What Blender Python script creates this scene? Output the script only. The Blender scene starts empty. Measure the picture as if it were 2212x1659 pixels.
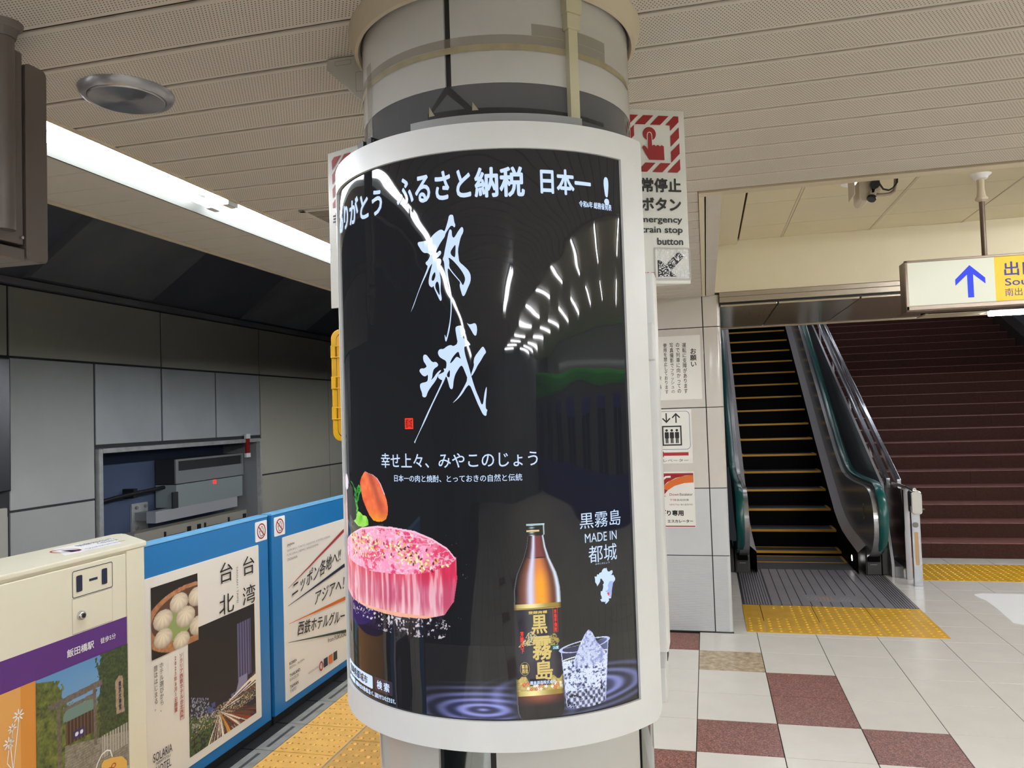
import bpy, bmesh, math, random
import numpy as np
from mathutils import Matrix, Vector

random.seed(7)
sc = bpy.context.scene
COL = sc.collection
R_ = math.radians

# ------------------------------------------------------------------ camera
FPX = 1687.0
yaw, pit, rol = R_(-13.893), R_(2.197), R_(-1.846)
fw = Vector((math.sin(yaw)*math.cos(pit), math.cos(yaw)*math.cos(pit), math.sin(pit)))
rt0 = Vector((math.cos(yaw), -math.sin(yaw), 0))
up0 = rt0.cross(fw)
rt = rt0*math.cos(rol) + up0*math.sin(rol)
up = -rt0*math.sin(rol) + up0*math.cos(rol)
cd = bpy.data.cameras.new('camera')
cd.sensor_fit = 'HORIZONTAL'; cd.sensor_width = 36.0; cd.lens = FPX/2212*36
cd.clip_start = 0.05; cd.clip_end = 100
cam = bpy.data.objects.new('camera', cd)
COL.objects.link(cam)
M = Matrix((rt, up, -fw)).transposed().to_4x4()
M.translation = Vector((0, 0, 1.63))
cam.matrix_world = M
sc.camera = cam

# ------------------------------------------------------------------ world, exposure
w = bpy.data.worlds.new('station_dark'); sc.world = w; w.use_nodes = True
w.node_tree.nodes['Background'].inputs[0].default_value = (0.75, 0.8, 0.9, 1)
w.node_tree.nodes['Background'].inputs[1].default_value = 0.02
sc.view_settings.view_transform = 'Standard'
sc.view_settings.look = 'None'
sc.view_settings.exposure = 0.35
sc.view_settings.gamma = 1.0
sc.view_settings.use_curve_mapping = False
sc.cycles.use_denoising = True
sc.cycles.max_bounces = 7
sc.cycles.diffuse_bounces = 4
sc.cycles.glossy_bounces = 4
sc.cycles.transmission_bounces = 4
sc.cycles.sample_clamp_indirect = 6
TUBE = 52.0          # platform fluorescent tubes
HALL = 84.0          # concourse fluorescent tubes

# ------------------------------------------------------------------ materials
def lin(c):
    return tuple((x/255/12.92) if x/255 <= 0.04045 else ((x/255+0.055)/1.055)**2.4 for x in c)

MATS = {}
def mat(name, rgb, rough=0.5, metal=0.0, var=0.0, vscale=6.0, bump=0.0, bscale=80.0, emit=0.0, ecol=None,
        spec=0.5, aniso=0.0, stain=0.0, coat=0.0, stretch=None, alpha=1.0):
    m = bpy.data.materials.new(name); m.use_nodes = True
    nt = m.node_tree; b = nt.nodes['Principled BSDF']
    c = lin(rgb)
    b.inputs['Base Color'].default_value = (*c, 1)
    b.inputs['Roughness'].default_value = rough
    b.inputs['Metallic'].default_value = metal
    b.inputs['Specular IOR Level'].default_value = spec
    b.inputs['Anisotropic'].default_value = aniso
    b.inputs['Coat Weight'].default_value = coat
    b.inputs['Coat Roughness'].default_value = 0.05
    if alpha < 1: b.inputs['Alpha'].default_value = alpha
    if emit > 0:
        b.inputs['Emission Color'].default_value = (*lin(ecol or rgb), 1)
        b.inputs['Emission Strength'].default_value = emit
    if var > 0 or bump > 0 or stain > 0:
        tc = nt.nodes.new('ShaderNodeTexCoord')
        mp = nt.nodes.new('ShaderNodeMapping')
        if stretch: mp.inputs['Scale'].default_value = stretch
        nt.links.new(tc.outputs['Object'], mp.inputs['Vector'])
    if var > 0 or stain > 0:
        n = nt.nodes.new('ShaderNodeTexNoise'); n.inputs['Scale'].default_value = vscale
        n.inputs['Detail'].default_value = 5; n.inputs['Roughness'].default_value = 0.6
        nt.links.new(mp.outputs[0], n.inputs['Vector'])
        rp = nt.nodes.new('ShaderNodeValToRGB')
        a = max(var, stain)
        rp.color_ramp.elements[0].position = 0.3; rp.color_ramp.elements[1].position = 0.7
        rp.color_ramp.elements[0].color = (*[max(0, x*(1-a)) for x in c], 1)
        rp.color_ramp.elements[1].color = (*[min(1, x*(1+(0 if stain else a))) for x in c], 1)
        nt.links.new(n.outputs['Fac'], rp.inputs[0]); nt.links.new(rp.outputs[0], b.inputs['Base Color'])
    if bump > 0:
        n2 = nt.nodes.new('ShaderNodeTexNoise'); n2.inputs['Scale'].default_value = bscale
        n2.inputs['Detail'].default_value = 3
        nt.links.new(mp.outputs[0], n2.inputs['Vector'])
        bp = nt.nodes.new('ShaderNodeBump'); bp.inputs['Strength'].default_value = bump
        bp.inputs['Distance'].default_value = 0.002
        nt.links.new(n2.outputs['Fac'], bp.inputs['Height']); nt.links.new(bp.outputs[0], b.inputs['Normal'])
    MATS[name] = m
    return m

mat('frame_white', (230, 231, 231), 0.38, var=0.03)
mat('sign_white', (226, 226, 218), 0.32)
mat('off_white', (222, 220, 210), 0.4, var=0.03)
mat('pillar_panel', (196, 194, 190), 0.12, var=0.04, vscale=3)
mat('pillar_dark', (92, 94, 98), 0.08, var=0.05)
mat('joint_black', (34, 35, 36), 0.5)
mat('tape', (176, 164, 134), 0.45, stain=0.22, vscale=25)
mat('tape_old', (168, 158, 138), 0.4, stain=0.3, vscale=18, alpha=0.45)
mat('conduit_beige', (205, 198, 168), 0.45, var=0.04)
mat('conduit_grey', (120, 118, 110), 0.4)
mat('black_rubber', (26, 26, 26), 0.5)
mat('mirror_steel', (150, 155, 155), 0.06, metal=1.0)
mat('ceiling_plain', (206, 200, 190), 0.45, var=0.02)
mat('ceiling_beige', (222, 212, 182), 0.5, var=0.015)
mat('trim_beige', (208, 196, 172), 0.4)
mat('joint_brown', (74, 58, 47), 0.8, spec=0.1)
mat('dimmed_reflector', (44, 47, 49), 0.8, spec=0.1)  # white of the fittings, darkened in the colour to offset tube glare
mat('reflector_side', (84, 86, 82), 0.7)  # side flange, its colour also darkened against the tube glare
mat('tube', (255, 255, 255), 0.4, emit=TUBE, ecol=(246, 250, 255))
mat('hall_tube', (255, 255, 255), 0.4, emit=HALL, ecol=(250, 251, 255))
mat('shaft_tube', (255, 255, 255), 0.4, emit=30.0, ecol=(250, 251, 255))
mat('speaker_ring', (170, 172, 178), 0.3, metal=0.6)
mat('brushed', (128, 128, 132), 0.32, metal=1.0)
mat('grille', (168, 160, 148), 0.5)
mat('dark_void', (62, 64, 74), 0.8, var=0.2)
mat('tunnel_dark', (112, 114, 124), 0.8, var=0.15, vscale=1.2)
mat('tunnel_mid', (140, 141, 146), 0.8, var=0.2, vscale=1.0)
mat('wall_panel', (206, 206, 203), 0.5, stain=0.14, vscale=0.9)
mat('wall_panel_warm', (200, 196, 180), 0.5, stain=0.10, vscale=0.8)
mat('wall_panel_steel', (208, 211, 214), 0.4, metal=0.15, stain=0.16, vscale=1.3)
mat('wall_joint', (60, 60, 62), 0.7)
mat('recess_navy', (84, 98, 128), 0.7, var=0.06, vscale=2)
mat('steel_frame', (215, 215, 212), 0.45, metal=0.3, stain=0.3, vscale=9)
mat('grey_metal', (158, 160, 162), 0.45, metal=0.2)
mat('grey_green', (162, 172, 172), 0.5, metal=0.1)
mat('aluminium', (220, 220, 224), 0.4, metal=0.4)
mat('equip_dark', (52, 52, 56), 0.6)
mat('equip_beige', (180, 174, 158), 0.6)
mat('red_paint', (150, 32, 26), 0.4)
mat('led_red', (255, 60, 40), 0.4, emit=1.0, ecol=(255, 50, 40))
mat('housing_cream', (234, 228, 206), 0.38, var=0.015)
mat('gate_blue', (24, 116, 184), 0.3)
mat('gate_edge', (120, 190, 240), 0.35)
mat('gate_black', (24, 24, 26), 0.5)
mat('poster_white', (236, 230, 222), 0.55)
mat('navy_ink', (30, 38, 66), 0.5)
mat('black_ink', (28, 28, 30), 0.5)
mat('grey_ink', (128, 128, 130), 0.5)
mat('red_ink', (168, 40, 44), 0.5)
mat('sign_red', (154, 24, 24), 0.4)
mat('orange_ink', (220, 110, 40), 0.5)
mat('dark_green_ink', (44, 66, 62), 0.5)
mat('purple_ink', (92, 44, 128), 0.45)
mat('orange_panel', (222, 148, 62), 0.5)
mat('orange_light', (230, 168, 92), 0.5)
mat('sky_blue_ink', (150, 190, 214), 0.5)
mat('white_ink', (245, 245, 245), 0.5)
mat('tag_yellow', (232, 184, 92), 0.5)
mat('chrome', (205, 205, 205), 0.1, metal=1.0)
mat('lock_dark', (40, 40, 40), 0.3)
mat('box_yellow', (248, 190, 20), 0.35)
mat('box_yellow_in', (240, 178, 16), 0.45)
mat('floor_white', (230, 226, 219), 0.22, var=0.03, vscale=5)
mat('floor_grout', (44, 41, 39), 0.8)
mat('floor_cream', (214, 208, 196), 0.3, var=0.03)
mat('marble_brown', (190, 170, 142), 0.25, var=0.4, vscale=22)
mat('threshold_grey', (150, 152, 148), 0.5, stain=0.35, vscale=12)
mat('threshold_groove', (62, 62, 68), 0.5)
mat('tactile_left', (244, 190, 96), 0.42, stain=0.18, vscale=14)
mat('tactile_left_dirty', (222, 172, 88), 0.42, stain=0.25, vscale=14)
mat('tactile_mark', (150, 104, 40), 0.6)
mat('tactile_right', (232, 178, 22), 0.35, stain=0.2, vscale=9)
mat('tactile_dome', (245, 196, 50), 0.3)
mat('mat_steel', (150, 147, 154), 0.36, metal=0.3, var=0.1, vscale=4)
mat('mat_dark', (44, 44, 48), 0.55)
mat('wall_tile', (214, 208, 200), 0.1, var=0.02)
mat('wall_tile_cool', (206, 208, 210), 0.12, var=0.02)
mat('notice_white', (238, 236, 228), 0.35)
mat('brown_ink', (96, 44, 36), 0.5)
mat('blue_ink', (60, 96, 150), 0.5)
mat('soffit_metal', (196, 186, 168), 0.16, metal=0.6, bump=0.15, bscale=3)
mat('header_metal', (176, 166, 150), 0.3, metal=0.6)
mat('lit_panel', (150, 150, 140), 0.4, emit=0.44, ecol=(248, 250, 226))
mat('lit_yellow', (200, 160, 0), 0.4, emit=0.42, ecol=(255, 208, 0))
mat('sign_blue', (20, 50, 205), 0.5, emit=0.45, ecol=(20, 50, 215))
mat('sign_navy', (54, 52, 130), 0.5, emit=0.3, ecol=(54, 52, 140))
mat('sign_frame', (112, 98, 86), 0.35, metal=0.6)
mat('sign_frame_light', (160, 146, 132), 0.35, metal=0.5)
mat('esc_steel', (200, 197, 200), 0.34, metal=0.45, bump=0.25, bscale=4)
mat('esc_side', (176, 177, 180), 0.22, metal=0.6, bump=0.2, bscale=3)
mat('esc_black', (5, 5, 6), 0.7, spec=0.08)
mat('esc_tread', (60, 60, 66), 0.5)
mat('esc_yellow', (214, 158, 34), 0.45)
mat('esc_base', (58, 55, 52), 0.4)
mat('handrail_green', (10, 84, 82), 0.22)
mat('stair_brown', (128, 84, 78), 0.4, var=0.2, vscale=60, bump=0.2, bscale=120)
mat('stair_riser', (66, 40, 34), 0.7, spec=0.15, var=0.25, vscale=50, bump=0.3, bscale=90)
mat('stair_wall', (44, 38, 38), 0.5)
mat('stair_side', (96, 100, 106), 0.5)
mat('rail_steel', (190, 195, 205), 0.14, metal=1.0, bump=0.3, bscale=14)
mat('residue', (196, 160, 116), 0.6)
mat('camera_white', (208, 198, 180), 0.35)
mat('lens_black', (8, 8, 8), 0.15)
mat('downlight', (255, 255, 250), 0.4, emit=6.0, ecol=(255, 252, 244))
mat('train_green', (60, 190, 60), 0.3)
mat('train_blue', (24, 50, 150), 0.3)
mat('train_grey', (120, 122, 128), 0.3, metal=0.6)
mat('glass_dark', (20, 24, 28), 0.05)
mat('bracket_grey', (186, 182, 172), 0.45)
mat('board_brown', (106, 98, 94), 0.4, metal=0.3, var=0.04)
mat('ad_white', (12, 12, 14), 0.04, emit=1.0, ecol=(186, 206, 236), spec=0.5)
mat('ad_grey', (12, 12, 14), 0.04, emit=0.12, ecol=(150, 130, 160))
mat('ad_dark_text', (20, 24, 36), 0.04)
mat('ad_red', (12, 6, 6), 0.04, emit=0.9, ecol=(232, 60, 44))
mat('ad_map2', (12, 12, 14), 0.04, emit=1.0, ecol=(150, 166, 214))
mat('ad_gold', (60, 50, 20), 0.05, emit=0.6, ecol=(240, 214, 130))
mat('ad_green', (20, 60, 50), 0.05, emit=0.3, ecol=(60, 150, 120))

# brown-red terrazzo tile
def granite():
    m = mat('granite_red', (128, 74, 66), 0.3)
    nt = m.node_tree; b = nt.nodes['Principled BSDF']
    tc = nt.nodes.new('ShaderNodeNewGeometry')
    v = nt.nodes.new('ShaderNodeTexVoronoi'); v.inputs['Scale'].default_value = 190
    nt.links.new(tc.outputs['Position'], v.inputs['Vector'])
    rp = nt.nodes.new('ShaderNodeValToRGB'); cr = rp.color_ramp
    cr.elements[0].position = 0.0; cr.elements[0].color = (*lin((92, 50, 46)), 1)
    cr.elements[1].position = 0.9; cr.elements[1].color = (*lin((176, 120, 104)), 1)
    e = cr.elements.new(0.5); e.color = (*lin((128, 72, 64)), 1)
    sp = nt.nodes.new('ShaderNodeSeparateColor')
    nt.links.new(v.outputs['Color'], sp.inputs[0]); nt.links.new(sp.outputs[0], rp.inputs[0])
    nt.links.new(rp.outputs[0], b.inputs['Base Color'])
granite()

# perforated white ceiling strip: staggered round holes of 4 mm
def perforated(name, rgb):
    m = mat(name, rgb, 0.45)
    nt = m.node_tree; b = nt.nodes['Principled BSDF']
    tc = nt.nodes.new('ShaderNodeTexCoord'); sx = nt.nodes.new('ShaderNodeSeparateXYZ')
    nt.links.new(tc.outputs['Object'], sx.inputs[0])
    def mth(op, a, b_=None, c_=None):
        n = nt.nodes.new('ShaderNodeMath'); n.operation = op
        for i, v in enumerate((a, b_, c_)):
            if v is None: continue
            if isinstance(v, (int, float)): n.inputs[i].default_value = v
            else: nt.links.new(v, n.inputs[i])
        return n.outputs[0]
    px, py, r = 0.0079, 0.0147, 0.00148
    X, Y = sx.outputs[0], sx.outputs[1]
    ds = []
    for ox, oy in ((0, 0), (0.5, 0.5)):
        fx = mth('SUBTRACT', mth('FRACT', mth('ADD', mth('DIVIDE', X, px), 1000+ox)), 0.5)
        fy = mth('SUBTRACT', mth('FRACT', mth('ADD', mth('DIVIDE', Y, py), 1000+oy)), 0.5)
        dx = mth('MULTIPLY', fx, px); dy = mth('MULTIPLY', fy, py)
        ds.append(mth('SQRT', mth('ADD', mth('MULTIPLY', dx, dx), mth('MULTIPLY', dy, dy))))
    d = mth('MINIMUM', ds[0], ds[1])
    hole = mth('LESS_THAN', d, r)
    inside = mth('LESS_THAN', mth('ABSOLUTE', Y), 0.0640)
    h = mth('MULTIPLY', hole, inside)
    mx = nt.nodes.new('ShaderNodeMix'); mx.data_type = 'RGBA'
    nz = nt.nodes.new('ShaderNodeTexNoise'); nz.inputs['Scale'].default_value = 2.5
    nt.links.new(tc.outputs['Object'], nz.inputs['Vector'])
    rp = nt.nodes.new('ShaderNodeValToRGB')
    rp.color_ramp.elements[0].color = (*[x*0.94 for x in lin(rgb)], 1); rp.color_ramp.elements[1].color = (*lin(rgb), 1)
    nt.links.new(nz.outputs['Fac'], rp.inputs[0])
    nt.links.new(h, mx.inputs[0]); nt.links.new(rp.outputs[0], mx.inputs[6]); mx.inputs[7].default_value = (*lin((42, 36, 32)), 1)
    nt.links.new(mx.outputs[2], b.inputs['Base Color'])
perforated('perforated', (214, 207, 196))

# floor beyond the separately laid tiles: same 0.4 m grid
def floor_pattern():
    m = mat('floor_field', (222, 216, 204), 0.22)
    nt = m.node_tree; b = nt.nodes['Principled BSDF']
    g = nt.nodes.new('ShaderNodeNewGeometry')
    mp = nt.nodes.new('ShaderNodeMapping'); mp.inputs['Location'].default_value = (0.111, -3.865, 0)
    nt.links.new(g.outputs['Position'], mp.inputs[0])
    br = nt.nodes.new('ShaderNodeTexBrick'); br.offset = 0; br.inputs['Scale'].default_value = 1
    br.inputs['Brick Width'].default_value = 0.4; br.inputs['Row Height'].default_value = 0.4
    br.inputs['Mortar Size'].default_value = 0.003
    br.inputs['Color1'].default_value = (*lin((222, 216, 204)), 1); br.inputs['Color2'].default_value = (*lin((216, 210, 198)), 1)
    br.inputs['Mortar'].default_value = (*lin((80, 76, 72)), 1)
    nt.links.new(mp.outputs[0], br.inputs['Vector']); nt.links.new(br.outputs['Color'], b.inputs['Base Color'])
    ck = nt.nodes.new('ShaderNodeTexChecker'); ck.inputs['Scale'].default_value = 2.5
    return m
floor_pattern()

# printed picture: colour comes from the mesh's painted colour layer
def printed(name, emit=0.0, rough=0.5, spec=0.5):
    m = mat(name, (200, 200, 200), rough, spec=spec)
    nt = m.node_tree; b = nt.nodes['Principled BSDF']
    a = nt.nodes.new('ShaderNodeVertexColor'); a.layer_name = 'Col'
    if emit > 0:
        nt.links.new(a.outputs[0], b.inputs['Emission Color']); b.inputs['Emission Strength'].default_value = emit
        b.inputs['Base Color'].default_value = (0.01, 0.01, 0.012, 1)
    else:
        nt.links.new(a.outputs[0], b.inputs['Base Color'])
    return m
printed('backlit_print', 0.8, 0.04)
printed('paper_print', 0.0, 0.5)

# glossy black acrylic with a faint waviness
def acrylic():
    m = mat('acrylic_black', (10, 10, 12), 0.03, emit=0.012, ecol=(235, 238, 255))
    nt = m.node_tree; b = nt.nodes['Principled BSDF']
    tc = nt.nodes.new('ShaderNodeTexCoord'); n = nt.nodes.new('ShaderNodeTexNoise')
    n.inputs['Scale'].default_value = 9; n.inputs['Detail'].default_value = 1
    nt.links.new(tc.outputs['Object'], n.inputs['Vector'])
    bp = nt.nodes.new('ShaderNodeBump'); bp.inputs['Strength'].default_value = 0.12; bp.inputs['Distance'].default_value = 0.01
    nt.links.new(n.outputs['Fac'], bp.inputs['Height']); nt.links.new(bp.outputs[0], b.inputs['Normal'])
    b.inputs['IOR'].default_value = 1.5
acrylic()
# spun metal disc of the round speaker: radial anisotropy
def spun():
    m = mat('spun_metal', (190, 190, 194), 0.3, metal=1.0)
    nt = m.node_tree; b = nt.nodes['Principled BSDF']
    b.inputs['Anisotropic'].default_value = 0.85
    t = nt.nodes.new('ShaderNodeTangent'); t.direction_type = 'RADIAL'; t.axis = 'Z'
    nt.links.new(t.outputs[0], b.inputs['Tangent'])
spun()

# ------------------------------------------------------------------ mesh helpers
class MB:
    def __init__(self): self.V = []; self.F = []
    def add(self, vs, fs):
        o = len(self.V); self.V += [tuple(v) for v in vs]; self.F += [tuple(i+o for i in f) for f in fs]; return self
    def box(self, x0, x1, y0, y1, z0, z1):
        return self.add([(x0,y0,z0),(x1,y0,z0),(x1,y1,z0),(x0,y1,z0),(x0,y0,z1),(x1,y0,z1),(x1,y1,z1),(x0,y1,z1)],
                        [(0,3,2,1),(4,5,6,7),(0,1,5,4),(1,2,6,5),(2,3,7,6),(3,0,4,7)])
    def prism(self, pts, fn, d0, d1):
        """pts: 2-D outline; fn(u, v, depth) -> 3-D point"""
        n = len(pts)
        self.add([fn(u, v, d0) for u, v in pts]+[fn(u, v, d1) for u, v in pts],
                 [tuple(range(n))[::-1], tuple(range(n, 2*n))]+[(i, (i+1) % n, n+(i+1) % n, n+i) for i in range(n)])
        return self
    def lathe(self, prof, cx, cy, n=32, a0=0.0, a1=360.0):
        """prof: (r, z) pairs; 0 deg faces -Y, positive towards +X"""
        full = abs(a1-a0-360) < 1e-6
        m = n if full else n+1
        vs = []
        for i in range(m):
            a = R_(a0+(a1-a0)*i/n)
            for r, z in prof: vs.append((cx+r*math.sin(a), cy-r*math.cos(a), z))
        k = len(prof); fs = []
        for i in range(n):
            j = (i+1) % m if full else i+1
            for q in range(k-1): fs.append((i*k+q, j*k+q, j*k+q+1, i*k+q+1))
        return self.add(vs, fs)
    def arc(self, r0, r1, a0, a1, z0, z1, cx, cy, n=24):
        """curved plate between two radii"""
        self.lathe([(r0, z0), (r1, z0), (r1, z1), (r0, z1), (r0, z0)], cx, cy, n, a0, a1)
        if abs(a1-a0-360) > 1e-6:
            for a in (a0, a1):
                s, c = math.sin(R_(a)), math.cos(R_(a))
                self.add([(cx+r*s, cy-r*c, z) for r, z in ((r0, z0), (r1, z0), (r1, z1), (r0, z1))], [(0, 1, 2, 3)])
        return self
    def tube(self, pts, r, n=10, cap=True):
        pts = [Vector(p) for p in pts]; rings = []
        up_ = Vector((0, 0, 1))
        for i, p in enumerate(pts):
            d = (pts[min(i+1, len(pts)-1)]-pts[max(i-1, 0)]).normalized()
            u = d.cross(up_)
            if u.length < 1e-3: u = d.cross(Vector((0, 1, 0)))
            u.normalize(); v = d.cross(u)
            rr = r[i] if isinstance(r, (list, tuple)) else r
            rings.append([p+u*rr*math.cos(2*math.pi*k/n)+v*rr*math.sin(2*math.pi*k/n) for k in range(n)])
        vs = [q for rg in rings for q in rg]; fs = []
        for i in range(len(pts)-1):
            for k in range(n): fs.append((i*n+k, i*n+(k+1) % n, (i+1)*n+(k+1) % n, (i+1)*n+k))
        if cap: fs += [tuple(range(n)), tuple(range((len(pts)-1)*n, len(pts)*n))[::-1]]
        return self.add(vs, fs)
    def sweep(self, pts, prof, side=Vector((1, 0, 0))):
        """profile (side, normal) swept along a path whose side axis is fixed"""
        pts = [Vector(p) for p in pts]; n = len(prof); vs = []
        for i, p in enumerate(pts):
            d = (pts[min(i+1, len(pts)-1)]-pts[max(i-1, 0)]).normalized()
            nn = side.cross(d).normalized()
            for a, b in prof: vs.append(p+side*a+nn*b)
        fs = [(i*n+k, i*n+(k+1) % n, (i+1)*n+(k+1) % n, (i+1)*n+k) for i in range(len(pts)-1) for k in range(n)]
        fs += [tuple(range(n)), tuple(range((len(pts)-1)*n, len(pts)*n))[::-1]]
        return self.add(vs, fs)

WL = {}
def wloc(o): return WL.get(o.name, Vector((0, 0, 0))) if o else Vector((0, 0, 0))

def build(name, mb, m, parent=None, smooth=False, bevel=0.0, origin=None):
    V = np.array([tuple(v) for v in mb.V], dtype=float)
    if origin is None:
        lo, hi = V.min(0), V.max(0); origin = ((lo[0]+hi[0])/2, (lo[1]+hi[1])/2, lo[2])
    origin = Vector(origin)
    me = bpy.data.meshes.new(name)
    me.from_pydata([tuple(v) for v in V-np.array(origin)], [], mb.F)
    bm = bmesh.new(); bm.from_mesh(me)
    bmesh.ops.recalc_face_normals(bm, faces=bm.faces)
    if bevel > 0:
        bmesh.ops.bevel(bm, geom=[e for e in bm.edges if e.is_manifold and e.calc_face_angle(0) > 0.6], offset=bevel, segments=2, affect='EDGES', profile=0.6, clamp_overlap=True)
    bm.to_mesh(me); bm.free()
    me.materials.append(MATS[m] if isinstance(m, str) else m)
    if smooth:
        me.polygons.foreach_set('use_smooth', [True]*len(me.polygons))
        me.set_sharp_from_angle(angle=R_(40))
    o = bpy.data.objects.new(name, me); COL.objects.link(o)
    if parent: o.parent = parent
    o.location = origin-wloc(parent)
    WL[o.name] = origin
    return o

def tag(o, label=None, cat=None, group=None, kind=None):
    if label: o['label'] = label
    if cat: o['category'] = cat
    if group: o['group'] = group
    if kind: o['kind'] = kind
    return o

def thing(name, label, cat, loc=(0, 0, 0), group=None):
    o = bpy.data.objects.new(name, None); COL.objects.link(o); o.location = loc; o.empty_display_size = 0.1
    WL[o.name] = Vector(loc)
    return tag(o, label, cat, group)

def struct(name, label=None, loc=(0, 0, 0)):
    o = bpy.data.objects.new(name, None); COL.objects.link(o); o.location = loc
    WL[o.name] = Vector(loc); o['kind'] = 'structure'
    if label: o['label'] = label
    return o

def inst(name, me, loc, parent):
    """another object sharing a mesh"""
    o = bpy.data.objects.new(name, me); COL.objects.link(o); o.parent = parent
    o.location = Vector(loc)-wloc(parent); WL[o.name] = Vector(loc)
    return o

# ------------------------------------------------------------------ flat print on surfaces
_tc = {}
def glyphs(body, bold=0.0, line=1.0, align='CENTER'):
    k = (body, bold, line, align)
    if k in _tc: return _tc[k]
    cu = bpy.data.curves.new('t', 'FONT'); cu.body = body; cu.offset = bold; cu.align_x = align; cu.space_line = line
    cu.resolution_u = 3
    o = bpy.data.objects.new('t', cu); COL.objects.link(o); bpy.context.view_layer.update()
    dg = bpy.context.evaluated_depsgraph_get()
    me = bpy.data.meshes.new_from_object(o.evaluated_get(dg), depsgraph=dg)
    n = len(me.vertices); co = np.zeros(n*3); me.vertices.foreach_get('co', co); co = co.reshape(-1, 3)[:, :2]
    fs = [tuple(p.vertices) for p in me.polygons]
    bpy.data.objects.remove(o); bpy.data.curves.remove(cu); bpy.data.meshes.remove(me)
    _tc[k] = (co, fs); return _tc[k]

CUT = 0.0
def text(body, fn, u0, u1, v0, v1, m, parent, name='lettering', bold=0.0, line=1.0, align='CENTER', skew=0.0, skv=0.0, rot=0):
    co, fs = glyphs(body, 0.0, line, align)
    if rot: co = np.c_[co[:, 1], -co[:, 0]]
    lo, hi = co.min(0)-bold, co.max(0)+bold
    um, vm = (u0+u1)/2, (v0+v1)/2; e = 1e-3
    p0, pu, pv = Vector(fn(um, vm)), Vector(fn(um+e, vm)), Vector(fn(um, vm+e))
    nn = (pu-p0).cross(pv-p0).normalized()
    mb = MB()
    for k, (a, b) in enumerate(((0, 0),) if bold == 0 else ((0, 0), (1, 0), (-1, 0), (0, 1), (0, -1), (.7, .7), (-.7, .7), (.7, -.7), (-.7, -.7))):
        t = (co+np.array([a*bold, b*bold])-lo)/np.maximum(hi-lo, 1e-6)
        U = u0+t[:, 0]*(u1-u0)+t[:, 1]*skew; W = v0+t[:, 1]*(v1-v0)+t[:, 0]*skv; F = fs
        if CUT:
            bm = bmesh.new(); vv = [bm.verts.new((x, y, 0)) for x, y in zip(U, W)]
            for f in fs:
                try: bm.faces.new([vv[i] for i in f])
                except ValueError: pass
            x = min(U)+CUT
            while x < max(U):
                bmesh.ops.bisect_plane(bm, geom=bm.verts[:]+bm.edges[:]+bm.faces[:], plane_co=(x, 0, 0), plane_no=(1, 0, 0)); x += CUT
            for i, v in enumerate(bm.verts): v.index = i
            U = [v.co.x for v in bm.verts]; W = [v.co.y for v in bm.verts]; F = [tuple(v.index for v in f.verts) for f in bm.faces]; bm.free()
        mb.add([Vector(fn(x, y))+nn*(.00005*k) for x, y in zip(U, W)], F)
    return build_flat(name, mb, m, parent)

def build_flat(name, mb, m, parent):
    V = np.array([tuple(v) for v in mb.V]); org = (V.min(0)+V.max(0))/2
    me = bpy.data.meshes.new(name); me.from_pydata([tuple(v) for v in V-org], [], mb.F)
    me.materials.append(MATS[m]); o = bpy.data.objects.new(name, me); COL.objects.link(o)
    o.parent = parent; o.location = Vector(org)-wloc(parent); WL[o.name] = Vector(org)
    return o

def shape(polys, fn, m, parent, name='print', holes=(), cut=0.0):
    """filled outlines, with holes, laid on a surface"""
    cu = bpy.data.curves.new('s', 'CURVE'); cu.dimensions = '2D'; cu.fill_mode = 'BOTH'
    for p in list(polys)+list(holes):
        s = cu.splines.new('POLY'); s.points.add(len(p)-1); s.use_cyclic_u = True
        for q, (a, b) in zip(s.points, p): q.co = (a, b, 0, 1)
    o = bpy.data.objects.new('s', cu); COL.objects.link(o); bpy.context.view_layer.update()
    dg = bpy.context.evaluated_depsgraph_get()
    me = bpy.data.meshes.new_from_object(o.evaluated_get(dg), depsgraph=dg)
    bpy.data.objects.remove(o); bpy.data.curves.remove(cu)
    bm = bmesh.new(); bm.from_mesh(me); bpy.data.meshes.remove(me)
    if cut > 0:
        xs = [v.co.x for v in bm.verts]; x = min(xs)+cut
        while x < max(xs):
            bmesh.ops.bisect_plane(bm, geom=bm.verts[:]+bm.edges[:]+bm.faces[:], plane_co=(x, 0, 0), plane_no=(1, 0, 0)); x += cut
    bm.verts.ensure_lookup_table()
    for i, v in enumerate(bm.verts): v.index = i
    mb = MB(); mb.V = [fn(v.co.x, v.co.y) for v in bm.verts]; mb.F = [tuple(v.index for v in f.verts) for f in bm.faces]
    bm.free()
    return build_flat(name, mb, m, parent)

def smooth_poly(p, it=1):
    for _ in range(it):
        q = []
        for i in range(len(p)):
            a, b = p[i], p[(i+1) % len(p)]
            q += [(a[0]*.75+b[0]*.25, a[1]*.75+b[1]*.25), (a[0]*.25+b[0]*.75, a[1]*.25+b[1]*.75)]
        p = q
    return p

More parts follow.
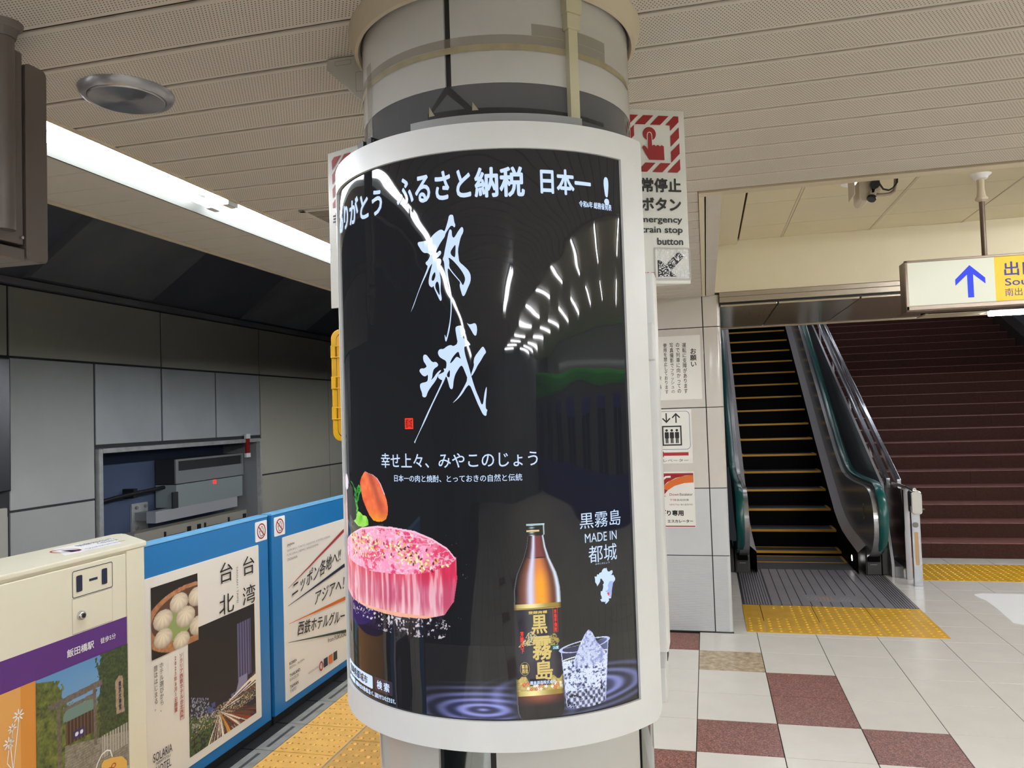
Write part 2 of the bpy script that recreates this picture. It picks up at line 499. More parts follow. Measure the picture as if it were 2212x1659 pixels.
def rect(u0, u1, v0, v1): return [(u0, v0), (u1, v0), (u1, v1), (u0, v1)]
def rrect(u0, u1, v0, v1, r, n=4):
    out = []
    for cx, cy, a in ((u1-r, v0+r, -90), (u1-r, v1-r, 0), (u0+r, v1-r, 90), (u0+r, v0+r, 180)):
        for i in range(n+1):
            t = R_(a+90*i/n); out.append((cx+r*math.cos(t), cy+r*math.sin(t)))
    return out
def circ(u, v, ru, rv=None, n=24): return [(u+ru*math.cos(2*math.pi*i/n), v+(rv or ru)*math.sin(2*math.pi*i/n)) for i in range(n)]
def strokep(a, b, w_):
    d = Vector((b[0]-a[0], b[1]-a[1])); n = Vector((-d.y, d.x)).normalized()*w_/2
    return [(a[0]+n.x, a[1]+n.y), (b[0]+n.x, b[1]+n.y), (b[0]-n.x, b[1]-n.y), (a[0]-n.x, a[1]-n.y)]

# painted picture: a fine grid of coloured vertices
def vnoise(x, y, seed=0, octv=3):
    rng = np.random.RandomState(seed); T = rng.rand(64, 64); out = 0; amp = 1; tot = 0
    for o in range(octv):
        xi = np.floor(x).astype(int); yi = np.floor(y).astype(int); fx = x-xi; fy = y-yi
        fx = fx*fx*(3-2*fx); fy = fy*fy*(3-2*fy)
        a = T[xi % 64, yi % 64]; b = T[(xi+1) % 64, yi % 64]; c = T[xi % 64, (yi+1) % 64]; d = T[(xi+1) % 64, (yi+1) % 64]
        out = out+amp*((a*(1-fx)+b*fx)*(1-fy)+(c*(1-fx)+d*fx)*fy); tot += amp; amp *= .5; x = x*2+7; y = y*2+3
    return out/tot
def inpoly(U, V, P):
    r = np.zeros(U.shape, bool); n = len(P)
    for i in range(n):
        x0, y0 = P[i]; x1, y1 = P[(i+1) % n]
        if y0 == y1: continue
        c = ((y0 > V) != (y1 > V)) & (U < (x1-x0)*(V-y0)/(y1-y0)+x0); r ^= c
    return r
def L3(*c): return np.array(lin(c))
def mixc(A, B, t): t = np.clip(t, 0, 1)[..., None]; return A*(1-t)+B*t
def sstep(a, b, x): t = np.clip((x-a)/(b-a), 0, 1); return t*t*(3-2*t)

def picture(name, fn, u0, u1, v0, v1, step, paint, m, parent):
    nu = int((u1-u0)/step)+1; nv = int((v1-v0)/step)+1
    U, V = np.meshgrid(np.linspace(u0, u1, nu), np.linspace(v0, v1, nv), indexing='ij')
    C, K = paint(U, V)
    P = np.array(fn(U.ravel(), V.ravel())).T if True else None
    idx = np.arange(nu*nv).reshape(nu, nv)
    q = np.stack([idx[:-1, :-1], idx[1:, :-1], idx[1:, 1:], idx[:-1, 1:]], -1).reshape(-1, 4)
    if K is not None:
        K = K.astype(int)
        kk = (K[:-1, :-1]+K[1:, :-1]+K[1:, 1:]+K[:-1, 1:]).reshape(-1) >= 2; q = q[kk]
        used = np.unique(q); rm = -np.ones(nu*nv, int); rm[used] = np.arange(len(used)); q = rm[q]; P = P[used]; C = C.reshape(-1, 3)[used]
    C = C.reshape(-1, 3); org = (P.min(0)+P.max(0))/2
    me = bpy.data.meshes.new(name); n = len(P)
    me.vertices.add(n); me.vertices.foreach_set('co', (P-org).ravel())
    me.loops.add(q.size); me.loops.foreach_set('vertex_index', q.ravel())
    me.polygons.add(len(q)); me.polygons.foreach_set('loop_start', np.arange(0, q.size, 4)); me.polygons.foreach_set('loop_total', np.full(len(q), 4))
    me.polygons.foreach_set('use_smooth', np.ones(len(q), bool))
    me.update(calc_edges=True)
    at = me.color_attributes.new('Col', 'FLOAT_COLOR', 'POINT')
    at.data.foreach_set('color', np.c_[np.clip(C, 0, 1), np.ones(n)].astype(np.float32).ravel())
    me.materials.append(MATS[m]); o = bpy.data.objects.new(name, me); COL.objects.link(o)
    o.parent = parent; o.location = Vector(org)-wloc(parent); WL[o.name] = Vector(org)
    return o

# ================================================================== SHELL: ceiling, floor, walls
CH = 2.45
cl = struct('ceiling', 'low suspended ceiling of perforated white metal strips', (0, 2, CH))
J0, JP = 1.458, 0.1565
mb = MB()
mb.box(-1.662, 1.74, -12, 3.03, CH+0.0055, CH+0.15); mb.box(-1.662, 0.004, 3.03, 5.95, CH+0.0055, CH+0.15)
mb.box(-2.26, -1.886, -12, 12, CH+0.0055, CH+0.15)
build('backing', mb, 'joint_brown', cl)
def strip_mesh(name, x0, x1, m, half=0.0712):
    xc = (x0+x1)/2; L = (x1-x0)/2
    mb = MB()
    prof = [(-half-0.0015, 0.006), (-half-0.0015, 0.002), (-half, 0), (half, 0), (half+0.0015, 0.002), (half+0.0015, 0.006)]
    mb.V = [(-L, y, z) for y, z in prof]+[(L, y, z) for y, z in prof]
    mb.F = [(i, i+1, 7+i, 6+i) for i in range(5)]+[(0, 5, 4, 3, 2, 1), (6, 7, 8, 9, 10, 11)]
    me = bpy.data.meshes.new(name); me.from_pydata(mb.V, [], mb.F); me.materials.append(MATS[m]); return me, xc
mA, xA = strip_mesh('strip_long', -1.660, 1.738, 'perforated')
mB_, xB = strip_mesh('strip_short', -1.660, 0.002, 'perforated')
mC, xC = strip_mesh('strip_edge', -2.255, -1.888, 'ceiling_plain', 0.076)
for k in range(-3, 10): inst('strip', mA, (xA, J0+(k+.5)*JP, CH), cl)
for k in range(10, 29): inst('strip', mB_, (xB, J0+(k+.5)*JP, CH), cl)
for k in range(-1, 36): inst('strip', mC, (xC, J0+(k+.5)*JP, CH), cl)
mb = MB()
for k in range(-86, -3):
    y = J0+(k+.5)*JP; mb.box(-1.66, 1.738, y-.0712, y+.0712, CH, CH+.013)
tag(build('strips', mb, 'ceiling_plain', cl), kind='stuff')
mb = MB(); mb.box(-2.275, -2.262, -12, 12, CH-.008, CH+.05)
build('edge_trim', mb, 'trim_beige', cl)
# opening edges
tr = struct('trim_1', 'beige metal trim around the edge of the raised ceiling', (0, 3.05, CH))
mb = MB(); mb.box(0.004, 1.80, 3.032, 3.088, CH-0.006, CH+0.02); build('edge_trim', mb, 'trim_beige', tr, bevel=.003)
mb = MB(); mb.box(0.004, 0.026, 3.089, 5.88, CH-0.006, CH+0.02); build('edge_trim', mb, 'ceiling_beige', tr, bevel=.002)
mb = MB(); mb.box(0.032, 0.092, 3.09, 4.45, CH-0.002, CH+0.39); mb.box(0.032, 0.092, 4.453, 5.88, CH-0.002, CH+0.39); build('edge_board', mb, 'ceiling_plain', tr)
mb = MB(); mb.box(1.74, 1.80, -12, 3.09, CH-0.006, CH+0.40); build('edge_trim', mb, 'trim_beige', tr)
mb = MB(); mb.box(0.092, 1.80, 3.088, 3.10, CH, CH+0.40); build('edge_board', mb, 'ceiling_beige', tr)
# raised ceiling
HC = 2.84
hc = struct('ceiling', 'raised cream panelled ceiling over the concourse', (2, 4, HC))
mb = MB(); mb.box(0.09, 9.5, 3.09, 5.9, HC+.012, HC+.1); mb.box(1.78, 9.5, -12, 3.09, HC+.012, HC+.1); build('backing', mb, 'joint_brown', hc)
xs = [0.577, 1.163, 1.749, 2.335, 2.921]; ys = [3.63, 4.24, 4.85, 5.46, 5.88]
mb = MB(); mb.box(-0.293, 0.293-.012, -0.305+.004, 0.305-.002, 0, 0.012)
me_p = build('tmp', mb, 'ceiling_beige', None, origin=(0, 0, 0)); pm = me_p.data; bpy.data.objects.remove(me_p)
for i in range(5):
    for j in range(4):
        x0 = [0.272, .577, 1.163, 1.749, 2.335][i]; x1 = xs[i] if i else .577
        mb = MB(); mb.box(x0+.008, x1-.008, [3.1, 3.63, 4.24, 4.85, 5.46][j]+.002, [3.63, 4.24, 4.85, 5.46, 5.88][j]-.002, HC, HC+.012); build('panel', mb, 'ceiling_beige', hc)
    mb = MB(); x0 = [0.272, .577, 1.163, 1.749, 2.335][i]; x1 = xs[i] if i else .577
    mb.box(x0+.008, x1-.008, 5.462, 5.878, HC, HC+.012); build('panel', mb, 'ceiling_beige', hc)
mb = MB()
for x in xs: mb.box(x-.009, x+.003, 3.1, 5.88, HC-.004, HC+.01)
build('runner', mb, 'trim_beige', hc)
mb = MB(); mb.box(2.93, 9.5, 3.1, 5.9, HC, HC+.011); mb.box(1.81, 9.5, -12, 3.1, HC, HC+.011); build('field', mb, 'ceiling_beige', hc)
mb = MB(); mb.box(0.092, 0.262, 3.1, 5.88, HC-.03, HC+.012); build('edge_box', mb, 'ceiling_beige', hc, bevel=.004)

# beam over the escalator opening
bm_ = struct('wall_back', 'cream wall band above the escalator and stair opening', (1.5, 5.9, 2.4))
mb = MB(); mb.box(0.096, 9.5, 5.88, 6.05, 2.468, HC+.05); build('fascia', mb, 'ceiling_beige', bm_)
mb = MB(); mb.box(0.125, 9.5, 5.875, 6.0, 2.432, 2.466); mb.box(0.125, 9.5, 5.868, 6.0, 2.392, 2.43); build('header_rail', mb, 'header_metal', bm_, bevel=.003)
so = struct('ceiling', 'polished metal soffit panels above the escalator', (1.3, 6.6, 2.36))
mb = MB(); mb.box(0.125, 9.5, 5.9, 7.54, 2.375, 2.6); build('backing', mb, 'joint_black', so)
for a, b in zip([0.13, .537, 1.087, 1.642, 2.192, 2.74, 3.29], [.525, 1.075, 1.63, 2.18, 2.728, 3.28, 3.84]):
    mb = MB(); mb.box(a, b, 5.885, 7.50, 2.362, 2.376); build('panel', mb, 'soffit_metal', so, bevel=.003)
mb = MB(); mb.box(0.13, 9.5, 7.50, 7.56, 2.355, 2.62); build('edge_trim', mb, 'trim_beige', so, bevel=.003)

# front face wall left of the escalator (glazed panels with black joints)
wf = struct('wall_front', 'glossy white panelled pier beside the escalator', (-0.5, 5.95, 0))
mb = MB(); mb.box(-1.8, 0.118, 5.915, 6.1, 0, 2.46); mb.box(-.02, 0.124, 6.0, 20, 0, 6.0); build('backing', mb, 'joint_black', wf)
zz = [0.004, 0.553, 1.043, 1.633, 2.223, 2.458]
for c_, (x0, x1) in enumerate(((-1.25, -0.63), (-0.622, -0.003))):
    for j in range(5):
        mb = MB(); mb.box(x0, x1, 5.9, 5.92, zz[j]+.003, zz[j+1]-.003); build('panel', mb, 'wall_tile_cool' if j < 2 else 'wall_tile', wf, bevel=.002)
for j in range(5):   # rounded corner pieces
    mb = MB(); pts = [(0.004, 0), (0.10, 0)]+[(0.10+.026*math.sin(R_(a)), .026*(1-math.cos(R_(a)))) for a in (20, 45, 70, 90)]+[(0.126, .20), (0.004, .20)]
    mb.prism(pts, lambda u, v, d: (u, 5.9+v, d), zz[j]+.003, zz[j+1]-.003)
    build('corner_panel', mb, 'wall_tile_cool' if j < 2 else 'wall_tile', wf, smooth=True)
mb = MB()
for i in range(44): mb.box(-1.25, -0.003, 5.8975, 5.9, .012+i*.0122, .018+i*.0122); mb.box(.004, .1, 5.8975, 5.9, .012+i*.0122, .018+i*.0122)
tag(build('ribbing', mb, 'wall_tile_cool', wf), kind='stuff')
mb = MB(); mb.box(-1.25, .13, 5.893, 5.91, 0, .006); build('baseboard_front', mb, 'joint_black', wf)

# floor slab
fl = struct('floor', 'platform floor of large pale tiles', (1, 5, 0))
mb = MB(); mb.box(-1.49, 9.5, -12, 9.0, -.2, -.004); build('slab', mb, 'floor_grout', fl)
mb = MB(); mb.box(-1.49, 9.5, -12, 3.46, -.004, 0.0)
mb.box(-1.49, -.511, 3.46, 5.9, -.004, 0); mb.box(3.1, 9.5, 3.46, 9.0, -.004, 0)
build('field', mb, 'floor_field', fl)
mb = MB(); mb.box(-.1978, .1978, -.1983, .1983, -.006, 0)
tmp = build('tmp', mb, 'floor_white', None, origin=(0, 0, 0), bevel=.0012); tm = {'w': tmp.data}; bpy.data.objects.remove(tmp)
for k, m in (('r', 'granite_red'), ('b', 'marble_brown')): tm[k] = tm['w'].copy(); tm[k].materials[0] = MATS[m]
RED = {(0, 0), (-1, -1), (1, 2), (1, 1), (2, 0), (-1, 4)}
for i in range(-1, 9):
    for j in range(-1, 13):
        x, y = -.111+.4*(i+.5), 3.865+.4*(j+.5)
        if i == -1 and j > 4: continue
        if .25 < x < 1.35 and y > 6.1: continue
        if x > 3.1: continue
        inst('tile', tm['r' if (i, j) in RED else 'b' if (i, j) == (0, 3) else 'w'], (x, y, 0), fl)
for i in range(-1, 0):
    for j in (): pass
# behind-the-camera checker seen only as a reflection
mb = MB()
for a in range(-20, 0):
    for b_ in ((1, 2), (3, 5)):
        if (a+b_[0]) % 3 == 0: mb.box(-.111+.4*b_[0], .289+.4*b_[0], 3.065+.4*a-.4, 3.065+.4*a, 0, .0012)
tag(build('tiles', mb, 'granite_red', fl), kind='stuff')

# white painted mark on floor
fm = thing('floor_marking', 'large white painted mark on tiles near the stair', 'floor marking', (2.4, 6.7, 0))
mk = [(2.13, 7.33), (2.10, 7.30), (2.105, 7.2), (2.14, 7.05), (2.08, 6.2), (3.05, 6.2), (3.05, 7.36), (2.2, 7.36)]
mb = MB(); mb.prism(smooth_poly(mk, 1), lambda u, v, d: (u, v, d), .0005, .0016); build('paint', mb, 'white_ink', fm)

# tactile paving, right
def dome(mb, x, y, z, r=.0115, h=.005, n=8):
    vs = []; 
    for rr, hh in ((1, 0), (.72, .8), (.3, 1)):
        vs += [(x+r*rr*math.cos(2*math.pi*k/n), y+r*rr*math.sin(2*math.pi*k/n), z+h*hh) for k in range(n)]
    fs = [(q*n+k, q*n+(k+1) % n, (q+1)*n+(k+1) % n, (q+1)*n+k) for q in range(2) for k in range(n)]+[tuple(range(2*n, 3*n))]
    mb.add(vs, fs)
tp = thing('tactile_paving', 'yellow dotted tactile strip in front of the escalator mat', 'tactile paving', (.9, 6.35, 0))
for a, b in zip([.221, .362, .760, 1.160], [.357, .755, 1.155, 1.56]):
    for y0, y1 in ((5.946, 6.345), (6.35, 6.75)):
        mb = MB(); mb.box(a, b, y0, y1, -.002, .003); t = build('tile', mb, 'tactile_right', tp, bevel=.001)
        mb = MB(); nx = max(2, round((b-a)/.0667))
        for q in range(nx):
            for r in range(6):
                x, y = a+(q+.5)*(b-a)/nx, y0+(r+.5)*(y1-y0)/6
                if y0 > 6.3 and x < .45: continue
                if y0 > 6.3 and x < .56 and r < 4: continue
                dome(mb, x, y, .003)
        if mb.V: tag(build('domes', mb, 'tactile_dome', t, smooth=True), kind='stuff')
tp2 = thing('tactile_paving', 'yellow dotted tactile strip at the foot of the brown stairs', 'tactile paving', (2.6, 8.2, 0))
for a in [1.56+.4*i for i in range(5)]:
    for y0 in (7.835, 8.225):
        mb = MB(); mb.box(max(a, 1.8), a+.396, y0, y0+.386, -.002, .003); t = build('tile', mb, 'tactile_right', tp2, bevel=.001)
        mb = MB()
        for q in range(6):
            for r in range(6):
                if a+(q+.5)*.066 > 1.81: dome(mb, a+(q+.5)*.066, y0+(r+.5)*.064, .003, .012, .005, 6)
        tag(build('domes', mb, 'tactile_dome', t, smooth=True), kind='stuff')

# tactile paving, left (along the platform edge)
tl = thing('tactile_paving', 'orange-yellow tactile paving along platform edge below the gates', 'tactile paving', (-1.8, 4, 0))
for c_, (x0, x1, off) in enumerate(((-2.148, -1.822, 3.855), (-1.812, -1.49, 3.705))):
    for k in range(-8, 7):
        y0 = off+.333*k
        mb = MB(); mb.box(x0, x1, y0+.003, y0+.330, -.004, .001)
        t = build('tile', mb, 'tactile_left' if c_ == 0 else 'tactile_left_dirty', tl, bevel=.001)
        if y0 > 2.9:
            mb = MB()
            for q in range(5):
                for r in range(5): dome(mb, x0+(q+.5)*.065+.003*((r*7+k) % 3), y0+(r+.5)*.0655, .0012, .0135, .0045, 8)
            tag(build('domes', mb, 'tactile_left', t, smooth=True), kind='stuff')
            mb = MB()
            for q in range(5):
                for r in range(5):
                    cx_, cy_ = x0+(q+.5)*.065+.003*((r*7+k) % 3), y0+(r+.5)*.0655
                    for sx_ in (-1, 1):
                        mb.add([(cx_+sx_*.0125-.007, cy_-.005, .0056-.003), (cx_+sx_*.0125+.007, cy_-.005, .0056-.003), (cx_+sx_*.0125+.0045, cy_+.005, .0056-.003), (cx_+sx_*.0125-.0045, cy_+.005, .0056-.003)], [(0, 1, 2, 3)])
            tag(build('wear_marks', mb, 'tactile_mark', t), kind='stuff')
mb = MB(); mb.box(-1.822, -1.812, 0.9, 6.2, -.006, 0); build('joint', mb, 'threshold_grey', tl)
# threshold strip
th = thing('threshold_strip', 'grey slotted concrete threshold between tactile paving and gates', 'threshold', (-2.2, 4, 0))
for k in range(-8, 7):
    y0 = 3.86+.333*k
    mb = MB(); mb.box(-2.256, -2.217, y0+.002, y0+.331, -.02, .0); mb.box(-2.197, -2.152, y0+.002, y0+.331, -.02, 0)
    mb.box(-2.217, -2.197, y0+.002, y0+.035, -.02, 0); mb.box(-2.217, -2.197, y0+.295, y0+.331, -.02, 0)
    s = build('slab', mb, 'threshold_grey', th)
    mb = MB(); mb.box(-2.217, -2.197, y0+.035, y0+.295, -.02, -.003); build('slot', mb, 'threshold_groove', s)
    mb = MB(); mb.box(-2.35, -2.262, y0+.004, y0+.329, -.02, -.003); build('rail_cover', mb, 'gate_black', th)
mb = MB(); mb.box(-2.6, -1.49, -12, 12, -.3, -.021); build('kerb_base', mb, 'gate_black', th)

# track side: wall, tunnel roof, trackbed
wl = struct('wall_left', 'grey panelled wall across the track', (-5.6, 7, -1.2))
XW = -5.6
mb = MB(); mb.box(-5.75, XW-.012, -6, 6.22, -1.3, 2.86); mb.box(-5.75, XW-.012, 9.02, 22, -1.3, 2.86); mb.box(-5.75, XW-.012, 6.22, 9.02, 1.43, 2.86)
mb.box(-5.75, XW-.012, 6.22, 9.02, -1.3, -.3); build('backing', mb, 'wall_joint', wl)
def wp(y0, y1, z0, z1, m='wall_panel'):
    mb = MB(); mb.box(XW-.02, XW, y0+.012, y1-.012, z0+.01, z1-.01); build('panel', mb, m, wl, bevel=.004)
ycols = [3.39, 5.27, 7.15, 9.03, 10.92, 12.8, 14.7]
for a, b in zip([1.5]+ycols[:-1], ycols): wp(a, b, 2.24, 2.84, 'wall_panel_warm')
wp(5.27, 6.21, .955, 2.24, 'wall_panel'); wp(5.27, 6.21, -.4, .955, 'wall_panel'); wp(3.39, 5.27, -.4, .93)
for a, b in ((6.21, 7.15), (7.15, 8.09), (8.09, 9.03)): wp(a, b, 1.455, 2.24, 'wall_panel_steel')
for a, b in ((9.03, 10.92), (10.92, 12.8), (12.8, 14.7)): wp(a, b, .945, 2.24, 'wall_panel_warm'); wp(a, b, -.4, .945, 'wall_panel_warm')
mb = MB(); mb.box(XW-.06, XW+.05, -2, 22, 2.845, 2.90); build('ledge', mb, 'tunnel_mid', wl)
# recess with frame
mb = MB(); mb.box(-6.12, -6.10, 6.2, 9.1, -1.2, 1.5); build('recess_back', mb, 'recess_navy', wl)
mb = MB(); mb.box(-6.12, XW-.02, 6.2, 6.23, -1.2, 1.45); mb.box(-6.12, XW-.02, 6.2, 9.1, 1.42, 1.45); build('recess_side', mb, 'recess_navy', wl)
mb = MB(); mb.box(-6.12, XW-.02, 8.955, 9.0, -1.2, 1.42); build('recess_side', mb, 'grey_metal', wl)
mb = MB(); mb.box(XW-.03, XW+.03, 6.225, 6.275, -1.2, 1.42); mb.box(XW-.03, XW+.031, 6.276, 8.964, 1.38, 1.425); mb.box(XW-.03, XW+.03, 8.965, 9.0, -1.2, 1.42)
build('recess_frame', mb, 'steel_frame', wl, bevel=.004)

tu = struct('wall_tunnel', 'dark tunnel roof above the track', (-4, 6, 2.9))
mb = MB(); mb.box(-6.4, -2.2, -6, 22, 3.9, 4.0); mb.box(-2.28, -2.2, -12, 22, 2.5, 4.0); mb.box(-6.0, -5.9, -6, 22, 2.8, 4.0); build('slab', mb, 'dark_void', tu)
mb = MB(); mb.prism([(-5.7, 2.9), (-5.62, 2.9), (-4.5, 3.75), (-4.5, 3.9), (-5.7, 3.9)], lambda u, v, d: (u, d, v), -6, 22); build('haunch', mb, 'tunnel_dark', tu)
mb = MB()
for y in (5.4, 8.6, 11.8): mb.prism([(-5.66, 2.92), (-5.5, 2.92), (-4.35, 3.70), (-4.35, 3.9), (-5.66, 3.9)], lambda u, v, d: (u, d, v), y, y+1.5)
build('haunch', mb, 'tunnel_mid', tu)
tb = struct('ground_track', 'dark trackbed below the gates', (-4, 6, -1.3))
mb = MB(); mb.box(-6.2, -2.35, -12, 22, -1.4, -1.3); mb.box(-2.62, -2.55, -12, 22, -1.4, -.02); build('slab', mb, 'dark_void', tb)

# ================================================================== TRACK-SIDE EQUIPMENT
eb = thing('signal_box', 'grey steel equipment box with dark slot in the blue recess', 'equipment box', (-5.9, 8.28, .69))
mb = MB(); mb.box(-6.07, -5.82, 7.63, 8.935, .965, 1.238); build('body', mb, 'equip_dark', eb)
mb = MB(); mb.box(-5.82, -5.80, 7.62, 7.665, .965, 1.24); mb.box(-5.82, -5.80, 8.90, 8.94, .965, 1.24); mb.box(-5.82, -5.80, 7.666, 8.899, 1.216, 1.24); mb.box(-5.82, -5.80, 7.666, 8.899, .965, 1.108)
build('front_panel', mb, 'grey_metal', eb, bevel=.002)
mb = MB(); mb.box(-6.07, -5.80, 7.62, 8.91, .70, .955); build('lower_cabinet', mb, 'grey_green', eb, bevel=.003)
mb = MB(); mb.box(-5.80, -5.79, 8.30, 8.345, .905, .95); build('indicator', mb, 'led_red', eb)
mb = MB(); mb.box(-5.81, -5.79, 7.55, 7.64, .70, .88); build('side_cover', mb, 'equip_dark', eb)
rb = thing('mounting_rail', 'pale aluminium rail on a bolted bracket below the equipment box', 'rail', (-5.9, 8, .48))
mb = MB(); mb.box(-5.92, -5.80, 7.28, 8.79, .575, .70); build('beam', mb, 'aluminium', rb, bevel=.004)
mb = MB(); mb.box(-6.10, -6.075, 7.25, 7.50, .48, .785); build('bracket', mb, 'steel_frame', rb, bevel=.003)
mb = MB(); mb.box(-6.08, -5.925, 7.29, 7.44, .60, .69); build('arm', mb, 'grey_metal', rb)
for y, z in ((7.31, .74), (7.45, .745), (7.31, .52)):
    mb = MB(); mb.tube([(-6.08, y, z), (-6.05, y, z)], .018, 8); build('bolt', mb, 'grey_metal', rb)
mb = MB(); mb.tube([(-6.02, 6.28, .85), (-6.0, 6.6, .86), (-5.98, 7.0, .90), (-5.97, 7.3, .915), (-5.96, 7.62, .93)], .022, 8)
ca = build('cable', mb, 'black_rubber', None, smooth=True); tag(ca, 'black cable clipped across the blue recess to the equipment box', 'cable')
for y, z in ((6.31, .85), (7.17, .91)):
    mb = MB(); mb.box(-6.1, -5.96, y-.03, y+.03, z-.05, z+.05); build('clip', mb, 'black_rubber', ca)
be = thing('cabinet_row', 'beige metal cabinet row with recessed pulls behind the blue gate', 'cabinet', (-5.85, 7.9, -.3))
mb = MB(); mb.box(-5.95, -5.78, 6.93, 8.98, -.3, .515); build('body', mb, 'equip_beige', be, bevel=.004)
for y in (7.55, 8.25, 8.72):
    mb = MB(); mb.box(-5.781, -5.765, y-.16, y+.16, .405, .42); mb.box(-5.781, -5.765, y-.17, y-.15, .405, .47); build('pull', mb, 'joint_black', be)
mb = MB()
for y in (7.8, 7.98, 8.9): mb.box(-5.782, -5.77, y-.03, y+.03, .35, .47)
build('slot', mb, 'joint_black', be)
rm = thing('marker_post', 'small red marker with white ends hung on the recess frame', 'marker', (-5.56, 8.675, 1.2))
mb = MB(); mb.box(-5.58, -5.56, 8.64, 8.715, 1.25, 1.43); build('body', mb, 'red_paint', rm)
for z0_, z1_ in ((1.43, 1.488), (1.198, 1.25)):
    mb = MB(); mb.box(-5.585, -5.555, 8.632, 8.722, z0_, z1_); build('end', mb, 'white_ink', rm)
sp_ = thing('steel_sign', 'polished steel plate on the far wall at the left edge', 'plate', (-5.5, 5.0, .9))
mb = MB(); mb.box(-5.58, -5.54, 4.3, 5.235, 1.13, 2.22); build('plate', mb, 'brushed', sp_, bevel=.01)
mb = MB(); mb.box(-5.58, -5.54, 4.3, 5.2, .2, 1.0); build('cover', mb, 'ceiling_plain', sp_, bevel=.01)

# ================================================================== PLATFORM GATES
XG = -2.32
def gf(off): return lambda y, z: (XG+off, y, z)
def no_touch(y0, z0, parent):
    s = tag(build_flat('sticker', _rb(XG, y0, y0+.110, z0, z0+.104), 'white_ink', parent))
    shape([circ(y0+.055, z0+.052, .041, .041, 28)], gf(.0035), 'red_ink', s, holes=[circ(y0+.055, z0+.052, .034, .034, 28)])
    hand = [(-.012, -.026), (.014, -.026), (.018, .0), (.016, .018), (.010, .018), (.010, .026), (.003, .028), (-.003, .026), (-.004, .02), (-.010, .014), (-.012, .0), (-.022, .008), (-.024, .002)]
    shape([[(y0+.057+a, z0+.05+b) for a, b in hand]], gf(.0032), 'grey_ink', s, holes=[[(y0+.057+a*.75, z0+.05+b*.8) for a, b in hand]])
    shape([strokep((y0+.028, z0+.078), (y0+.082, z0+.026), .007)], gf(.0038), 'red_ink', s)
def _rb(X, y0, y1, z0, z1):
    mb = MB(); mb.prism(rrect(y0, y1, z0, z1, .006), lambda u, v, d: (X+d, u, v), 0, .0025); return mb
def gate(y0, y1, label):
    g = thing('platform_gate', label, 'gate', (XG-.03, (y0+y1)/2, .04))
    mb = MB(); mb.box(XG-.06, XG, y0, y1, .04, 1.118); build('panel', mb, 'gate_blue', g, bevel=.003)
    mb = MB(); mb.box(XG-.062, XG+.002, y0, y1, 1.119, 1.129); build('top_edge', mb, 'gate_edge', g, bevel=.002)
    mb = MB(); mb.box(XG-.05, XG-.01, y0, y1, .0, .04); build('bottom_seal', mb, 'gate_black', g)
    return g
g1 = gate(2.50, 3.790, 'blue gate panel with the dumpling and night city poster')
g2 = gate(3.828, 5.3, 'blue gate panel with poster of coloured diagonal lines, partly behind pillar')
mb = MB(); mb.box(XG-.045, XG-.02, 3.791, 3.827, .0, 1.12); build('closing_edge', mb, 'gate_black', g2)
no_touch(3.669, 1.0, g1); no_touch(3.854, 1.0, g2)

# poster 1
p1 = tag(build_flat('poster', _rb(XG, 2.70, 3.694, .092, .985), 'poster_white', g1))
def dumplings(U, V):
    C = np.zeros(U.shape+(3,)); C[:] = L3(30, 24, 22)
    a = (U-2.868)/.314; b = (V-.637)/.303
    n = vnoise(U*60, V*60, 3)
    cx, cy = .82, .42
    d = np.sqrt(((a-cx)/.98)**2+((b-cy)/.47)**2)
    wood = mixc(L3(150, 88, 56)*np.ones(C.shape), L3(206, 148, 104)*np.ones(C.shape), n)
    C[d < 1] = wood[d < 1]
    inner = np.sqrt(((a-.86)/.86)**2+((b-.46)/.37)**2)
    C[inner < 1] = L3(92, 62, 48)
    lf = (np.sqrt(((a-.5)/.35)**2+((b-.36)/.22)**2) < 1) & (inner < 1); C[lf] = L3(150, 164, 96)
    for k, (x, y, r) in enumerate(((.24, .50, .20), (.58, .66, .20), (.98, .66, .20), (.72, .42, .21), (.24, .24, .19), (.62, .10, .18), (1.0, .22, .2))):
        dx, dy = a-x, b-y; rr = np.sqrt((dx/r)**2+(dy/(r*.72))**2); m = (rr < 1)
        th = np.arctan2(dy-.09, dx); pl = .5+.5*np.cos(th*11+k)
        sh = np.clip(1-.55*rr**2+.25*dy/r, 0, 1)*(.82+.18*pl)
        c = mixc(L3(130, 104, 84)*np.ones(C.shape), L3(246, 232, 206)*np.ones(C.shape), sh)
        C[m] = c[m]
    return C, None
def fG(off):
    return lambda y, z: (np.full_like(y, XG+off), y, z)
picture('photo_print', fG(.0045), 2.869, 3.182, .637, .941, .003, dumplings, 'paper_print', p1)
